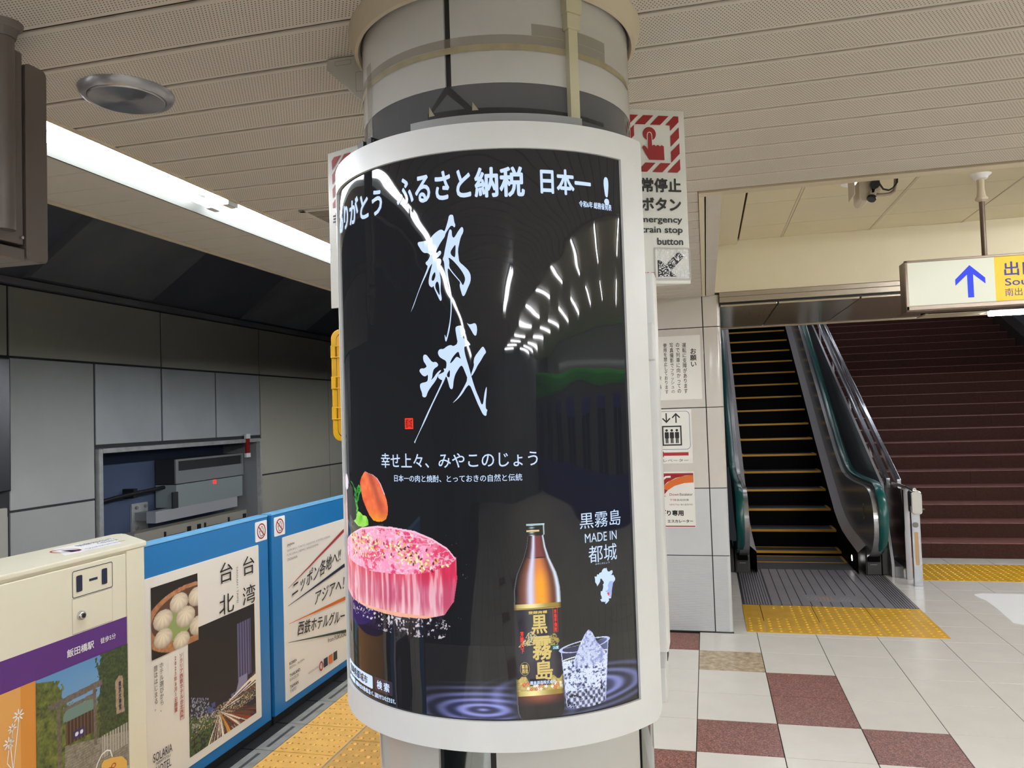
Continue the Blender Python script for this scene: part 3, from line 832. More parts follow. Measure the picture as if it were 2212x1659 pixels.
def nightcity(U, V):
    a = (U-3.108)/.535; b = (V-.131)/.57
    C = np.zeros(U.shape+(3,)); C[:] = L3(30, 26, 28)
    C += (np.clip(.62-b, 0, 1)[..., None])*np.array([.01, .012, .05])
    n = vnoise(U*90, V*90, 5)
    # tower
    tw = (a > .71) & (a < .93) & (b > .38) & (b < .87-.0*a)
    stripes = .5+.5*np.sin(a*150)
    ct = mixc(L3(52, 48, 78)*np.ones(C.shape), L3(120, 116, 160)*np.ones(C.shape), stripes*.8)
    C[tw] = ct[tw]
    pod = (a > .68) & (a < .86) & (b > .26) & (b <= .40) & ((a-.68)*1.2 > (b-.30)*.6); C[pod] = L3(140, 136, 172)
    C[(a > .60) & (a < .72) & (b > .20) & (b < .30) & (n > .4)] = L3(110, 130, 180)
    lb = (a > .02) & (a < .27) & (b > .18) & (b < .47-.35*a); C[lb] = L3(34, 34, 46)
    lit = lb & (vnoise(U*160, V*160, 9, 1) > .62); C[lit] = L3(150, 160, 190)
    C[(a > .25) & (a < .36) & (b > .18) & (b < .32) & (n > .45)] = L3(70, 90, 150)
    hz = (b > .14) & (b < .27); sp = vnoise(U*260, V*260, 11, 1)
    C[hz & (sp > .66)] = L3(220, 200, 150); C[hz & (sp < .18)] = L3(90, 130, 160)
    tr = (b < .22-.12*(a < .3)) & (a < .38) ; gr = vnoise(U*120, V*120, 13)
    C[(a < .33) & (b < .26*(1-a*1.5)+.06) & (gr > .45)] = L3(70, 96, 50)
    # light trails radiating from the horizon point
    ox, oy = .42, .215; dx, dy = a-ox, b-oy; ang = np.arctan2(dy, dx); rad = np.sqrt(dx*dx+dy*dy)
    road = (b < oy-.0) & (ang > -2.25) & (ang < -.22); road |= (a > ox) & (b < oy+.28*(a-ox)) & (b > oy-.0)
    t = vnoise(ang*26, rad*1.2, 17, 2)
    w1 = road & (t > .58); C[w1] = mixc(L3(230, 206, 180)*np.ones(C.shape), L3(255, 246, 230)*np.ones(C.shape), t)[w1]
    w2 = road & (t < .34) & (ang > -1.35); C[w2] = L3(150, 66, 40)
    w3 = road & (ang > -1.15) & (ang < -.86) & (t > .45); C[w3] = L3(240, 170, 60)
    C[road & (t >= .34) & (t <= .58)] *= .9
    C[road & (t >= .40) & (t <= .5)] = L3(96, 74, 66)
    return C, (b < .985-.0*a) & (V < .703)
picture('photo_print', fG(.0035), 3.108, 3.643, .131, .701, .0028, nightcity, 'paper_print', p1)
T = gf(.006)
text('台\n湾', T, 3.538, 3.652, .700, .945, 'black_ink', p1, line=1.45); text('台\n北', T, 3.342, 3.462, .700, .950, 'black_ink', p1, line=1.45)
text('TAIWAN / TAIPEI', T, 3.487, 3.501, .730, .912, 'grey_ink', p1, rot=1)
text('\n'.join('ソラリア西鉄ホテル台北西門'), T, 3.044, 3.067, .322, .612, 'red_ink', p1, bold=.01)
text('\n'.join('2023年8月1日開業'), T, 3.007, 3.027, .368, .611, 'red_ink', p1, bold=.01)
shape([rect(3.071, 3.0725, .32, .615)], T, 'red_ink', p1)
text('\n'.join('ホテル選びから、'), T, 2.915, 2.939, .406, .612, 'black_ink', p1); text('\n'.join('旅ははじまる。'), T, 2.880, 2.902, .422, .611, 'black_ink', p1)
text('SOLARIA', T, 2.868, 2.988, .212, .248, 'navy_ink', p1); text('NISHITETSU', T, 2.886, 2.975, .196, .207, 'navy_ink', p1); text('HOTEL', T, 2.884, 2.980, .155, .189, 'navy_ink', p1)
# poster 2
p2 = tag(build_flat('poster', _rb(XG, 3.934, 5.0, .082, .984), 'poster_white', g2))
for ln, y0, y1, z0, z1, m in (('JAPAN', 3.976, 4.054, .925, .940, 'black_ink'), ('SAPPORO | TOKYO | NAGOYA | KYOTO | KOCHI', 3.976, 4.486, .893, .908, 'grey_ink'),
                              ('FUKUOKA | BEPPU | KAGOSHIMA', 3.976, 4.338, .869, .884, 'grey_ink'), ('OKINAWA', 3.976, 4.088, .845, .860, 'grey_ink'),
                              ('KOREA', 3.975, 4.054, .268, .284, 'black_ink'), ('SEOUL | BUSAN', 3.975, 4.140, .243, .259, 'grey_ink'), ('THAILAND', 3.975, 4.090, .202, .219, 'black_ink'),
                              ('BANGKOK', 3.975, 4.076, .178, .195, 'grey_ink'), ('TAIWAN', 3.975, 4.068, .138, .156, 'black_ink'), ('TAIPEI', 3.975, 4.042, .114, .131, 'grey_ink')):
    text(ln, T, y0, y1, z0, z1, m, p2, bold=.012 if m == 'black_ink' else 0)
for a, b, w0, w1, m in (((3.98, .693), (4.86, .965), .002, .026, 'red_ink'), ((3.975, .596), (4.9, .715), .002, .028, 'navy_ink'), ((3.98, .496), (4.9, .468), .002, .03, 'orange_ink'), ((3.97, .395), (4.9, .225), .002, .024, 'dark_green_ink')):
    shape([[(a[0], a[1]-w0/2), (b[0], b[1]-w1/2), (b[0], b[1]+w1/2), (a[0], a[1]+w0/2)]], T, m, p2)
text('ニッポン各地へ!!', T, 4.015, 4.622, .628, .720, 'black_ink', p2, skv=.095, skew=.02, bold=.004)
text('アジアへ！', T, 4.272, 4.66, .528, .606, 'black_ink', p2, skv=.01, skew=.02, bold=.004)
text('西鉄ホテルグループ', T, 4.068, 4.74, .405, .482, 'black_ink', p2, skv=-.085, skew=.02, bold=.006)
text('from FUKUOKA', T, 4.433, 4.70, .262, .288, 'black_ink', p2, skv=-.03)
text('NISHITETSU HOTELS', T, 4.182, 4.312, .150, .162, 'grey_ink', p2)
shape([circ(4.341, .149, .023, .029)], T, 'red_ink', p2, holes=[circ(4.341, .149, .014, .019)])
for y, m in ((4.399, 'navy_ink'), (4.464, 'orange_ink'), (4.527, 'dark_green_ink')): shape([rect(y-.024, y+.024, .128, .180)], T, m, p2)

# cream gate housing
gh = thing('gate_housing', 'cream metal gate housing with 1-1 plate and purple poster', 'gate housing', (-2.3, 1.8, 0))
XH = -2.16
lid = [(-2.158, 1.0), (-2.158, 2.645), (-2.166, 2.662), (-2.40, 2.826), (-2.425, 2.834), (-2.445, 2.822), (-2.452, 2.80), (-2.452, 1.0)]
mb = MB(); mb.prism(lid, lambda u, v, d: (u, v, d), 1.158, 1.177); build('lid', mb, 'housing_cream', gh, bevel=.004)
mb = MB(); mb.prism([(-2.168, 1.01), (-2.168, 2.64), (-2.29, 2.73), (-2.44, 2.73), (-2.44, 1.01)], lambda u, v, d: (u, v, d), 0, 1.158); build('body', mb, 'housing_cream', gh)
mb = MB(); mb.box(-2.172, XH, 2.547, 2.642, .02, 1.158); build('end_post', mb, 'housing_cream', gh, bevel=.003)
mb = MB(); mb.box(-2.172, XH, 1.02, 2.541, .02, 1.148); door = build('door', mb, 'housing_cream', gh, bevel=.003)
def hf(off): return lambda y, z: (XH+off, y, z)
shape([rrect(2.282, 2.472, 1.038, 1.132, .008)], hf(.001), 'navy_ink', door, 'plate_border', holes=[rrect(2.2845, 2.4695, 1.0405, 1.1295, .006)])
text('1', hf(.0012), 2.300, 2.327, 1.056, 1.113, 'navy_ink', door, bold=.03); text('1', hf(.0012), 2.418, 2.445, 1.057, 1.114, 'navy_ink', door, bold=.03)
shape([rect(2.358, 2.398, 1.082, 1.091)], hf(.0012), 'navy_ink', door)
mb = MB(); mb.box(XH-.002, XH+.0012, 2.282, 2.469, .916, 1.034); hd = build('hatch', mb, 'housing_cream', door, bevel=.001)
shape([rect(2.281, 2.470, .915, 1.035)], hf(.0006), 'grey_ink', door, 'hatch_gap', holes=[rect(2.2822, 2.4688, .9162, 1.0338)])
mb = MB(); mb.lathe([(.0, .014), (.012, .014), (.0155, .010), (.0165, 0)], 0, 0, 20); 
mb.V = [(XH+.001+z, 2.317+x, .973+y) for x, y, z in mb.V]; lk = build('lock', mb, 'chrome', gh, smooth=True)
mb = MB(); mb.tube([(XH+.012, 2.317, .973), (XH+.0165, 2.317, .973)], .008, 16); build('keyhole', mb, 'lock_dark', lk)
# sticker on the lid
lf = lambda u, v: (v, u, 1.1778)
stk = tag(build_flat('sticker', (lambda mb: (mb.add([(-2.408, 2.455, 1.1775), (-2.372, 2.712, 1.1775), (-2.226, 2.60, 1.1775), (-2.240, 2.335, 1.1775)], [(0, 1, 2, 3)]), mb)[1])(MB()), 'white_ink', gh))
shape([circ(2.42, -2.318, .044, .058)], lf, 'red_ink', stk, holes=[circ(2.42, -2.318, .036, .050)])
shape([[(2.40, -2.27), (2.45, -2.27), (2.44, -2.32), (2.42, -2.34), (2.41, -2.31)]], lf, 'navy_ink', stk)
lt = lambda u, v: (-2.30+v*1.0-.0*u, u, 1.1779)
text('身を乗り出さないで', lambda u, v: (-2.372+v, u, 1.1779), 2.52, 2.70, .030, -.008, 'navy_ink', stk, bold=.01)
text('ください', lambda u, v: (-2.325+v, u, 1.1779), 2.58, 2.68, .022, -.010, 'navy_ink', stk, bold=.01)
text('Do not lean over this fence', lambda u, v: (-2.270+v, u, 1.1779), 2.47, 2.66, .012, -.010, 'navy_ink', stk)
# purple poster with shrine picture
H1, H2, H3 = hf(.0015), hf(.0022), hf(.003)
pp = tag(build_flat('poster', (lambda mb: (mb.prism(rect(1.10, 2.541, .10, .912), lambda u, v, d: (XH+d, u, v), 0, .0012), mb)[1])(MB()), 'purple_ink', gh))
shape([rect(1.10, 2.126, .10, .811)], H1, 'orange_panel', pp); shape([rect(1.10, 2.067, .45, .811)], H2, 'orange_light', pp)
text('飯田橋駅', H2, 2.254, 2.376, .843, .871, 'white_ink', pp, bold=.015); text('徒歩5分', H2, 2.407, 2.482, .847, .868, 'white_ink', pp, bold=.01)
shape([rect(2.126, 2.541, .10, .52)], H1, 'sky_blue_ink', pp)
def shrine(U, V):
    a = (U-2.126)/.415; b = (V-.40)/.411
    C = mixc(L3(150, 184, 212)*np.ones(U.shape+(3,)), L3(96, 150, 200)*np.ones(U.shape+(3,)), b)
    n = vnoise(U*55, V*55, 21); n2 = vnoise(U*150, V*150, 22)
    foliage = mixc(L3(34, 48, 26)*np.ones(C.shape), L3(142, 150, 70)*np.ones(C.shape), n*.8+n2*.5-.25)
    left = (a < .13+.35*(1-b)+.12*n) & (b < .98-.25*a); C[left] = foliage[left]
    mid = (b < .62+.12*n-.1*np.abs(a-.4)) & (a > .1); C[mid] = foliage[mid]*1.05
    dark = mixc(L3(22, 34, 22)*np.ones(C.shape), L3(84, 100, 56)*np.ones(C.shape), n2)
    rt_ = (a > .72-.14*n) ; C[rt_] = dark[rt_]
    # building
    rf = inpoly(U, V, [(2.236, .655), (2.25, .672), (2.374, .668), (2.392, .648), (2.374, .622), (2.236, .632)]); C[rf] = L3(112, 140, 132)
    bd = (U > 2.246) & (U < 2.372) & (V > .55) & (V < .63); C[bd] = L3(64, 46, 38)
    C[bd & (np.sin(U*400) > .6)] = L3(120, 84, 60)
    nr = (U > 2.28) & (U < 2.328) & (V > .560) & (V < .586); C[nr] = L3(52, 44, 108)
    for x in (2.293, 2.315): C[((U-x)**2+(V-.573)**2) < .0075**2] = L3(235, 235, 240)
    st = (V < .55-.09*(a-.3)) & (a > .28); stone = mixc(L3(112, 104, 92)*np.ones(C.shape), L3(176, 168, 152)*np.ones(C.shape), n2)
    stepl = .5+.5*np.sin(V*700); C[st] = (stone*(.75+.25*stepl)[..., None])[st]
    fence = (V > .44) & (V < .52) & (a > .68) & ((a*30) % 1 < .62); C[fence] = L3(178, 172, 160)
    fence2 = (V > .43) & (V < .50) & (a < .13) & ((a*30) % 1 < .6); C[fence2] = L3(170, 164, 150)
    # torii gate
    wood = mixc(L3(84, 74, 68)*np.ones(C.shape), L3(132, 118, 108)*np.ones(C.shape), n2)
    for P in ([(2.174, .712), (2.176, .692), (2.415, .700), (2.415, .722)], [(2.232, .680), (2.232, .668), (2.376, .673), (2.376, .686)],
              [(2.208, .70), (2.222, .70), (2.228, .47), (2.212, .47)], [(2.368, .70), (2.382, .70), (2.386, .50), (2.372, .50)]):
        k = inpoly(U, V, P); C[k] = wood[k]
    stn = inpoly(U, V, [(2.476, .690), (2.496, .706), (2.514, .700), (2.522, .566), (2.480, .570)]); C[stn] = mixc(L3(150, 124, 104)*np.ones(C.shape), L3(192, 168, 146)*np.ones(C.shape), n2)[stn]
    return C, V > .528-.185*(U-2.126)/.415-.0
picture('photo_print', lambda y, z: (np.full_like(y, XH+.0026), y, z), 2.126, 2.541, .36, .810, .0022, shrine, 'paper_print', pp)
text('\n'.join('東京大神宮'), H3, 2.492, 2.506, .580, .685, 'navy_ink', pp, bold=.02)
mb_ = [(2.404, .29), (2.404, .418), (2.415, .430), (2.452, .424), (2.505, .408), (2.53, .38), (2.53, .25), (2.404, .25)]
shape([mb_], H3, 'tag_yellow', pp)
shape([circ(2.44, .385, .012, .009), circ(2.462, .392, .012, .009)], hf(.0036), 'red_ink', pp, holes=[circ(2.44, .385, .008, .006), circ(2.462, .392, .008, .006)])
def ribbon(pts, w_): 
    L_, R2 = [], []
    for i, p in enumerate(pts):
        a_ = Vector(pts[max(i-1, 0)]); b_ = Vector(pts[min(i+1, len(pts)-1)]); d = (b_-a_).normalized(); n_ = Vector((-d.y, d.x))*w_/2
        L_.append((p[0]+n_.x, p[1]+n_.y)); R2.append((p[0]-n_.x, p[1]-n_.y))
    return L_+R2[::-1]
shape([ribbon([(2.372, .40), (2.385, .432), (2.405, .454), (2.43, .46), (2.448, .452), (2.457, .425)], .005)], H3, 'white_ink', pp)
# white cosmos flowers
for (y, z, r) in ((2.058, .724, .022), (2.035, .692, .017), (2.022, .652, .021)):
    shape([[(y+r*(.62+.38*math.cos(8*t))*math.cos(t), z+r*(.62+.38*math.cos(8*t))*math.sin(t)) for t in [2*math.pi*i/64 for i in range(64)]]], H3, 'white_ink', pp, 'flower_print', holes=[circ(y, z, .005)])
    shape([ribbon([(y, z-r*.8), (y-.006, z-.06), (2.037, .56)], .003)], H3, 'white_ink', pp)

# gates further back along the platform (seen only reflected in the display)
def dup(o, dy, label):
    c = o.copy(); COL.objects.link(c); c.location = o.location+Vector((0, dy, 0)); c['label'] = label
    for ch in o.children:
        d = ch.copy(); COL.objects.link(d); d.parent = c
        for g in ch.children:
            e = g.copy(); COL.objects.link(e); e.parent = d
    return c
dup(g1, -2.95, 'blue gate panel with poster behind the viewer'); 

# ================================================================== CEILING FIXTURES LEFT
lt_ = thing('ceiling_light', 'long twin-tube fluorescent trough running above the gates', 'ceiling light', (-1.77, 3, CH))
mb = MB()
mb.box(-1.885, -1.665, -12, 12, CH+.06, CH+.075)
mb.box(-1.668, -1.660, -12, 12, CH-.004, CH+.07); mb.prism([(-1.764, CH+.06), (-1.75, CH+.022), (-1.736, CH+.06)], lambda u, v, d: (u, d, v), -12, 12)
build('reflector', mb, 'dimmed_reflector', lt_)
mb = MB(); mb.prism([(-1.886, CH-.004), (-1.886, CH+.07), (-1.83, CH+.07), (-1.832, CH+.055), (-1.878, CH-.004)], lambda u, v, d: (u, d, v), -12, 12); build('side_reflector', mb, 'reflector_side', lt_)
mb = MB(); mb.box(-1.664, -1.652, -12, 12, CH-.006, CH); build('trim', mb, 'trim_beige', lt_)
for k in range(-9, 7):
    y0 = 2.58+1.24*k
    for x, dy in ((-1.712, .0), (-1.797, .02)):
        mb = MB(); mb.tube([(x, y0+.035+dy, CH+.012), (x, y0+1.205+dy, CH+.012)], .0135, 10); build('tube', mb, 'tube', lt_, smooth=True)
    mb = MB()
    for x, dy in ((-1.712, .0), (-1.797, .02)): mb.box(x-.014, x+.014, y0-.03+dy, y0+.033+dy, CH-.004, CH+.045)
    build('socket', mb, 'sign_white', lt_)
spk = thing('ceiling_speaker', 'round spun-metal disc with a pale rim set in the ceiling', 'speaker', (-1.352, 1.616, 2.42))
mb = MB(); mb.lathe([(.088, CH-.006), (.089, CH-.016), (.094, CH-.019), (.101, CH-.016), (.107, CH-.008), (.109, CH)], -1.352, 1.616, 48); build('rim', mb, 'speaker_ring', spk, smooth=True)
mb = MB(); mb.lathe([(0.0005, 0), (.02, 0), (.05, 0), (.085, 0), (.0875, .003), (.0875, .012)], 0, 0, 64); 
mb.V = [(x-1.352, y+1.616, z+CH-.020) for x, y, z in mb.V]
build('disc', mb, 'spun_metal', spk, smooth=True, origin=(-1.352, 1.616, CH-.02))
vg = thing('ceiling_vent', 'dark slotted ceiling vent left of the pillar', 'vent', (-1.3, 2.85, CH))
mb = MB(); mb.box(-1.51, -1.08, 2.73, 2.755, CH-.006, CH); mb.box(-1.51, -1.08, 2.98, 3.0, CH-.006, CH); mb.box(-1.51, -1.485, 2.73, 3.0, CH-.006, CH); mb.box(-1.10, -1.08, 2.73, 3.0, CH-.006, CH)
build('frame', mb, 'ceiling_plain', vg, bevel=.002)
mb = MB(); mb.box(-1.485, -1.10, 2.755, 2.98, CH-.001, CH+.001); build('back', mb, 'joint_black', vg)
for k in range(12):
    mb = MB(); y = 2.762+k*.0185; mb.box(-1.485, -1.10, y, y+.009, CH-.006, CH-.001); build('slat', mb, 'grille', vg)
# hanging board at the left edge of the frame
hb = thing('hanging_sign', 'brown-grey metal hanging board with its support pole at left edge', 'hanging sign', (-1.345, 1.26, 1.97))
mb = MB(); mb.lathe([(.018, CH-.03), (.022, CH-.03), (.026, CH-.012), (.034, CH-.006), (.036, CH)], -1.345, 1.26, 28); build('flange', mb, 'board_brown', hb, smooth=True)
mb = MB(); mb.tube([(-1.345, 1.26, 2.03), (-1.345, 1.26, CH-.01)], .0195, 24); build('pole', mb, 'board_brown', hb, smooth=True)
mb = MB(); mb.box(-1.95, -1.345, 1.215, 1.305, 2.008, 2.41); build('panel', mb, 'board_brown', hb, bevel=.004)
mb = MB(); mb.prism(rrect(1.308, 1.362, 1.978, 2.392, .012), lambda u, v, d: (-1.95+d, u, v), 0, .608); build('end_flange', mb, 'board_brown', hb)
mb = MB(); mb.box(-1.95, -1.343, 1.215, 1.306, 1.975, 2.0); build('bottom_rail', mb, 'board_brown', hb, bevel=.003)
for y, z in ((1.243, 2.045), (1.296, 2.022)):
    mb = MB(); mb.tube([(-1.345, y, z), (-1.338, y, z)], .0035, 10); build('screw', mb, 'chrome', hb)

# ================================================================== PILLAR
CX, CY, RP = -0.42, 1.64, 0.288
pl = struct('wall_pillar', 'round pillar clad in glossy curved panels', (CX, CY, 0))
mb = MB(); mb.lathe([(RP-.006, 0), (RP-.006, CH)], CX, CY, 72); build('core', mb, 'joint_black', pl, smooth=True)
def shell(a0, a1, z0, z1, m, name='panel', r0=RP-.006, r1=RP, n=40):
    mb = MB(); mb.arc(r0, r1, a0, a1, z0, z1, CX, CY, n); return build(name, mb, m, pl, smooth=True)
for a0, a1 in ((-3.1-118.6, -4.6), (-2.2, 114), (116.2, 236.2)): shell(a0, a1, 2.236, CH, 'pillar_panel')
shell(-180, 180, 2.02, 2.2355, 'pillar_dark', 'dark_band', n=80)
for a0, a1, m in ((-133, -15.3, 'pillar_panel'), (-13.0, 4.9, 'mirror_steel'), (6.9, 69.3, 'pillar_panel'), (71.5, 89, 'mirror_steel'), (91, 225, 'pillar_panel')):
    shell(a0, a1, .002, 2.02, m)
def cylmap(r): return lambda s, z: (CX+r*math.sin(s/RP), CY-r*math.cos(s/RP), z)
cm = cylmap(RP+.0006)
d2 = lambda a: R_(a)*RP
def cshape(pts, m, name='strip', r=.0006, cut=.02): return shape([pts], cylmap(RP+r), m, pl, name, cut=cut)
cshape([(d2(-4.7), 2.236), (d2(-2.9), 2.236), (d2(6.6), 2.186), (d2(4.6), 2.182), (d2(-3.9), 2.222), (d2(-10.4), 2.192), (d2(-12.2), 2.190)], 'joint_black', 'dark_strip')  # thin dark strips forking below the upper panels
cshape([(d2(-12.2), 2.178), (d2(60), 2.178), (d2(60), 2.186), (d2(-12.2), 2.192)], 'joint_black', 'dark_strip')  # level dark strip running round from the fork
for a, z0, z1 in ((-11.5, 2.186, 2.205), (5.4, 2.186, 2.202)): cshape([(d2(a), z0), (d2(a+2.4), z0), (d2(a+.2), z1)], 'tape', 'tape_scrap', .0016)
# yellowed tape
cshape(rect(d2(-74), d2(-4.3), 2.296, 2.3075), 'tape', 'tape', .0012); cshape(rect(d2(-4.3), d2(88), 2.296, 2.3085), 'tape', 'tape', .0013)
cshape(rect(d2(-74), d2(62), 2.3085, 2.325), 'tape_old', 'tape', .0012); cshape(rect(d2(28), d2(62), 2.3251, 2.347), 'tape_old', 'tape', .0015)
cshape(rect(d2(-51), d2(-45.5), 2.19, 2.346), 'tape_old', 'tape', .0018)
# collar at the ceiling
mb = MB(); mb.lathe([(.291, CH), (.291, CH-.030), (.297, CH-.042), (.304, CH-.040), (.311, CH-.020), (.317, CH-.004), (.317, CH)], CX, CY, 96); 
build('collar', mb, 'trim_beige', pl, smooth=True)
mb = MB(); mb.lathe([(.2885, CH-.032), (.2915, CH-.032)], CX, CY, 96); build('collar_gap', mb, 'joint_black', pl)

# conduit down the pillar
cdt = thing('cable_conduit', 'beige plastic cable conduit down the front of the pillar', 'conduit', (CX+.2, CY-.22, 2.15))
def pc(a, r, z): return (CX+r*math.sin(R_(a)), CY-r*math.cos(R_(a)), z)
mb = MB(); mb.arc(RP, RP+.013, 41.6, 45.4, 2.150, 2.392, CX, CY, 3); build('raceway', mb, 'conduit_beige', cdt, bevel=.002)
mb = MB(); mb.arc(RP, RP+.018, 40.7, 46.1, 2.342, 2.372, CX, CY, 3); mb.arc(RP, RP+.021, 40.2, 46.6, 2.372, 2.400, CX, CY, 3); build('connector', mb, 'conduit_beige', cdt, bevel=.003)
mb = MB(); pts, rs = [], []
for k in range(22): pts.append(pc(43.3, RP+.013, 2.398+k*.0026)); rs.append(.0095 if k % 2 else .0115)
mb.tube(pts, rs, 12); build('flexible_pipe', mb, 'conduit_grey', cdt, smooth=False)
mb = MB(); mb.tube([pc(43.8, RP+.008, 2.155), pc(44.2, RP+.010, 2.142), pc(46.5, RP+.012, 2.130), pc(50, RP+.014, 2.125)], .006, 10); build('cable', mb, 'black_rubber', cdt, smooth=True)

# bracket beside the pillar at the ceiling
br = thing('ceiling_bracket', 'grey moulded triangular bracket between ceiling and pillar', 'bracket', (-.76, 1.6, 2.33))
mb = MB(); mb.prism([(-.806, CH-.001), (-.806, 2.424), (-.795, 2.414), (-.712, 2.330), (-.700, 2.322), (-.690, 2.322), (-.690, CH-.001)], lambda u, v, d: (u, d, v), 1.60, 1.64)
build('body', mb, 'bracket_grey', br, bevel=.003)
for P in (rrect(-.785, -.745, 2.430, 2.441, .003), rrect(-.735, -.715, 2.365, 2.41, .003)):
    shape([P], lambda u, v: (u, 1.5993, v), 'conduit_grey', br, 'slot', holes=[[(a+(.0008 if a < sum(q[0] for q in P)/len(P) else -.0008), b+(.0008 if b < sum(q[1] for q in P)/len(P) else -.0008)) for a, b in P]])

# ================================================================== BACKLIT DISPLAY
RA = .345
bx = thing('display_light_box', 'curved backlit advertising display with white frame wrapped around the pillar', 'display', (CX, CY-RA, 1.06))
A0, A1 = -59.6, 54.6
mb = MB()
F0, F1 = -66.5, 65.4
def framepart(a0, a1, z0, z1, nm='frame'):
    mb = MB(); mb.arc(.300, RA+.005, a0, a1, z0, z1, CX, CY, 56); return mb
zt, zb, at, ab = 2.141, 1.058, 2.0935, 1.1095
# one continuous frame with an opening: rounded lower corners via grid of quads
def frame_mesh():
    mb = MB(); n = 120; r0, r1 = .300, RA+.005
    def edge(a, top):
        d = min(a-F0, F1-a)*math.pi/180*RA; r = .024 if not top else .004
        if d >= r: return zt if top else zb
        k = r-math.sqrt(max(0, r*r-(r-d)**2)); return zt-k if top else zb+k
    A = sorted(set([F0+(F1-F0)*i/n for i in range(n+1)]+[A0, A1]+[F0+.5, F0+1, F0+2, F1-.5, F1-1, F1-2]))
    def col(a, z0, z1): return [(CX+r*math.sin(R_(a)), CY-r*math.cos(R_(a)), z) for r, z in ((r1, z0), (r1, z1), (r0, z1), (r0, z0))]
    for i in range(len(A)-1):
        a, b = A[i], A[i+1]; mid = (a+b)/2
        segs = [(None, None)] if not (A0 <= mid <= A1) else [('t',), ('b',)]
        for s in segs:
            if s[0] == 't': c0, c1 = col(a, at, edge(a, 1)), col(b, at, edge(b, 1))
            elif s[0] == 'b': c0, c1 = col(a, edge(a, 0), ab), col(b, edge(b, 0), ab)
            else: c0, c1 = col(a, edge(a, 0), edge(a, 1)), col(b, edge(b, 0), edge(b, 1))
            mb.add(c0+c1, [(0, 4, 5, 1), (1, 5, 6, 2), (2, 6, 7, 3), (3, 7, 4, 0)])
            if i == 0: mb.add(c0, [(0, 1, 2, 3)])
            if i == len(A)-2: mb.add(c1, [(0, 3, 2, 1)])
    # inner sides of the opening
    for a in (A0, A1): mb.add(col(a, ab, at), [(0, 1, 2, 3)])
    return mb
build('frame', frame_mesh(), 'frame_white', bx, smooth=True)
mb = MB(); mb.lathe([(RA, ab-.004), (RA, at+.004)], CX, CY, 110, A0-.4, A1+.4)
face = build('ad_face', mb, 'acrylic_black', bx, smooth=True)
mb = MB(); mb.arc(.295, .332, -14, 42, zt, zt+.021, CX, CY, 30); build('top_channel', mb, 'grey_metal', bx)
mb = MB(); mb.arc(.295, .335, -40, -36, zt, zt+.020, CX, CY, 3); mb.arc(.295, .338, -33, -30.5, zt, zt+.018, CX, CY, 3); tag(build('top_clamp', mb, 'black_rubber', bx), kind='stuff')
mb = MB(); mb.tube([pc(-34, .33, zt+.004), pc(-33.5, .332, zt+.014), pc(-32, .335, zt+.018), pc(-30.6, .332, zt+.012)], .003, 8); build('top_hook', mb, 'chrome', bx, smooth=True)
bk = thing('cable_trunking', 'white vertical trunking with a latch box at right of the display', 'trunking', (-.12, 1.6, 1.05))
mb = MB(); mb.prism([(-.165, 1.585), (-.100, 1.585), (-.094, 1.587), (-.0915, 1.592), (-.0915, 1.66), (-.165, 1.66)], lambda u, v, d: (u, v, d), 1.15, 1.905); build('cover', mb, 'frame_white', bk, smooth=True)
mb = MB(); mb.box(-.165, -.0945, 1.548, 1.64, 1.728, 1.800); build('latch_box', mb, 'frame_white', bk, bevel=.003)
mb = MB(); mb.prism([(1.555, 1.062), (1.555, 1.128), (1.60, 1.152), (1.66, 1.152), (1.66, 1.062)], lambda u, v, d: (d, u, v), -.165, -.0955); build('lower_box', mb, 'frame_white', bk, bevel=.003)
mb = MB()
for k in range(5): mb.box(-.0956, -.0945, 1.602+.009*k, 1.607+.009*k, 1.128, 1.148)
tag(build('vent_slots', mb, 'joint_black', bk), kind='stuff')
for z in (1.2, 1.8):
    mb = MB(); mb.box(-.20, -.12, 1.62, 1.65, z, z+.03); build('bracket', mb, 'off_white', bk)

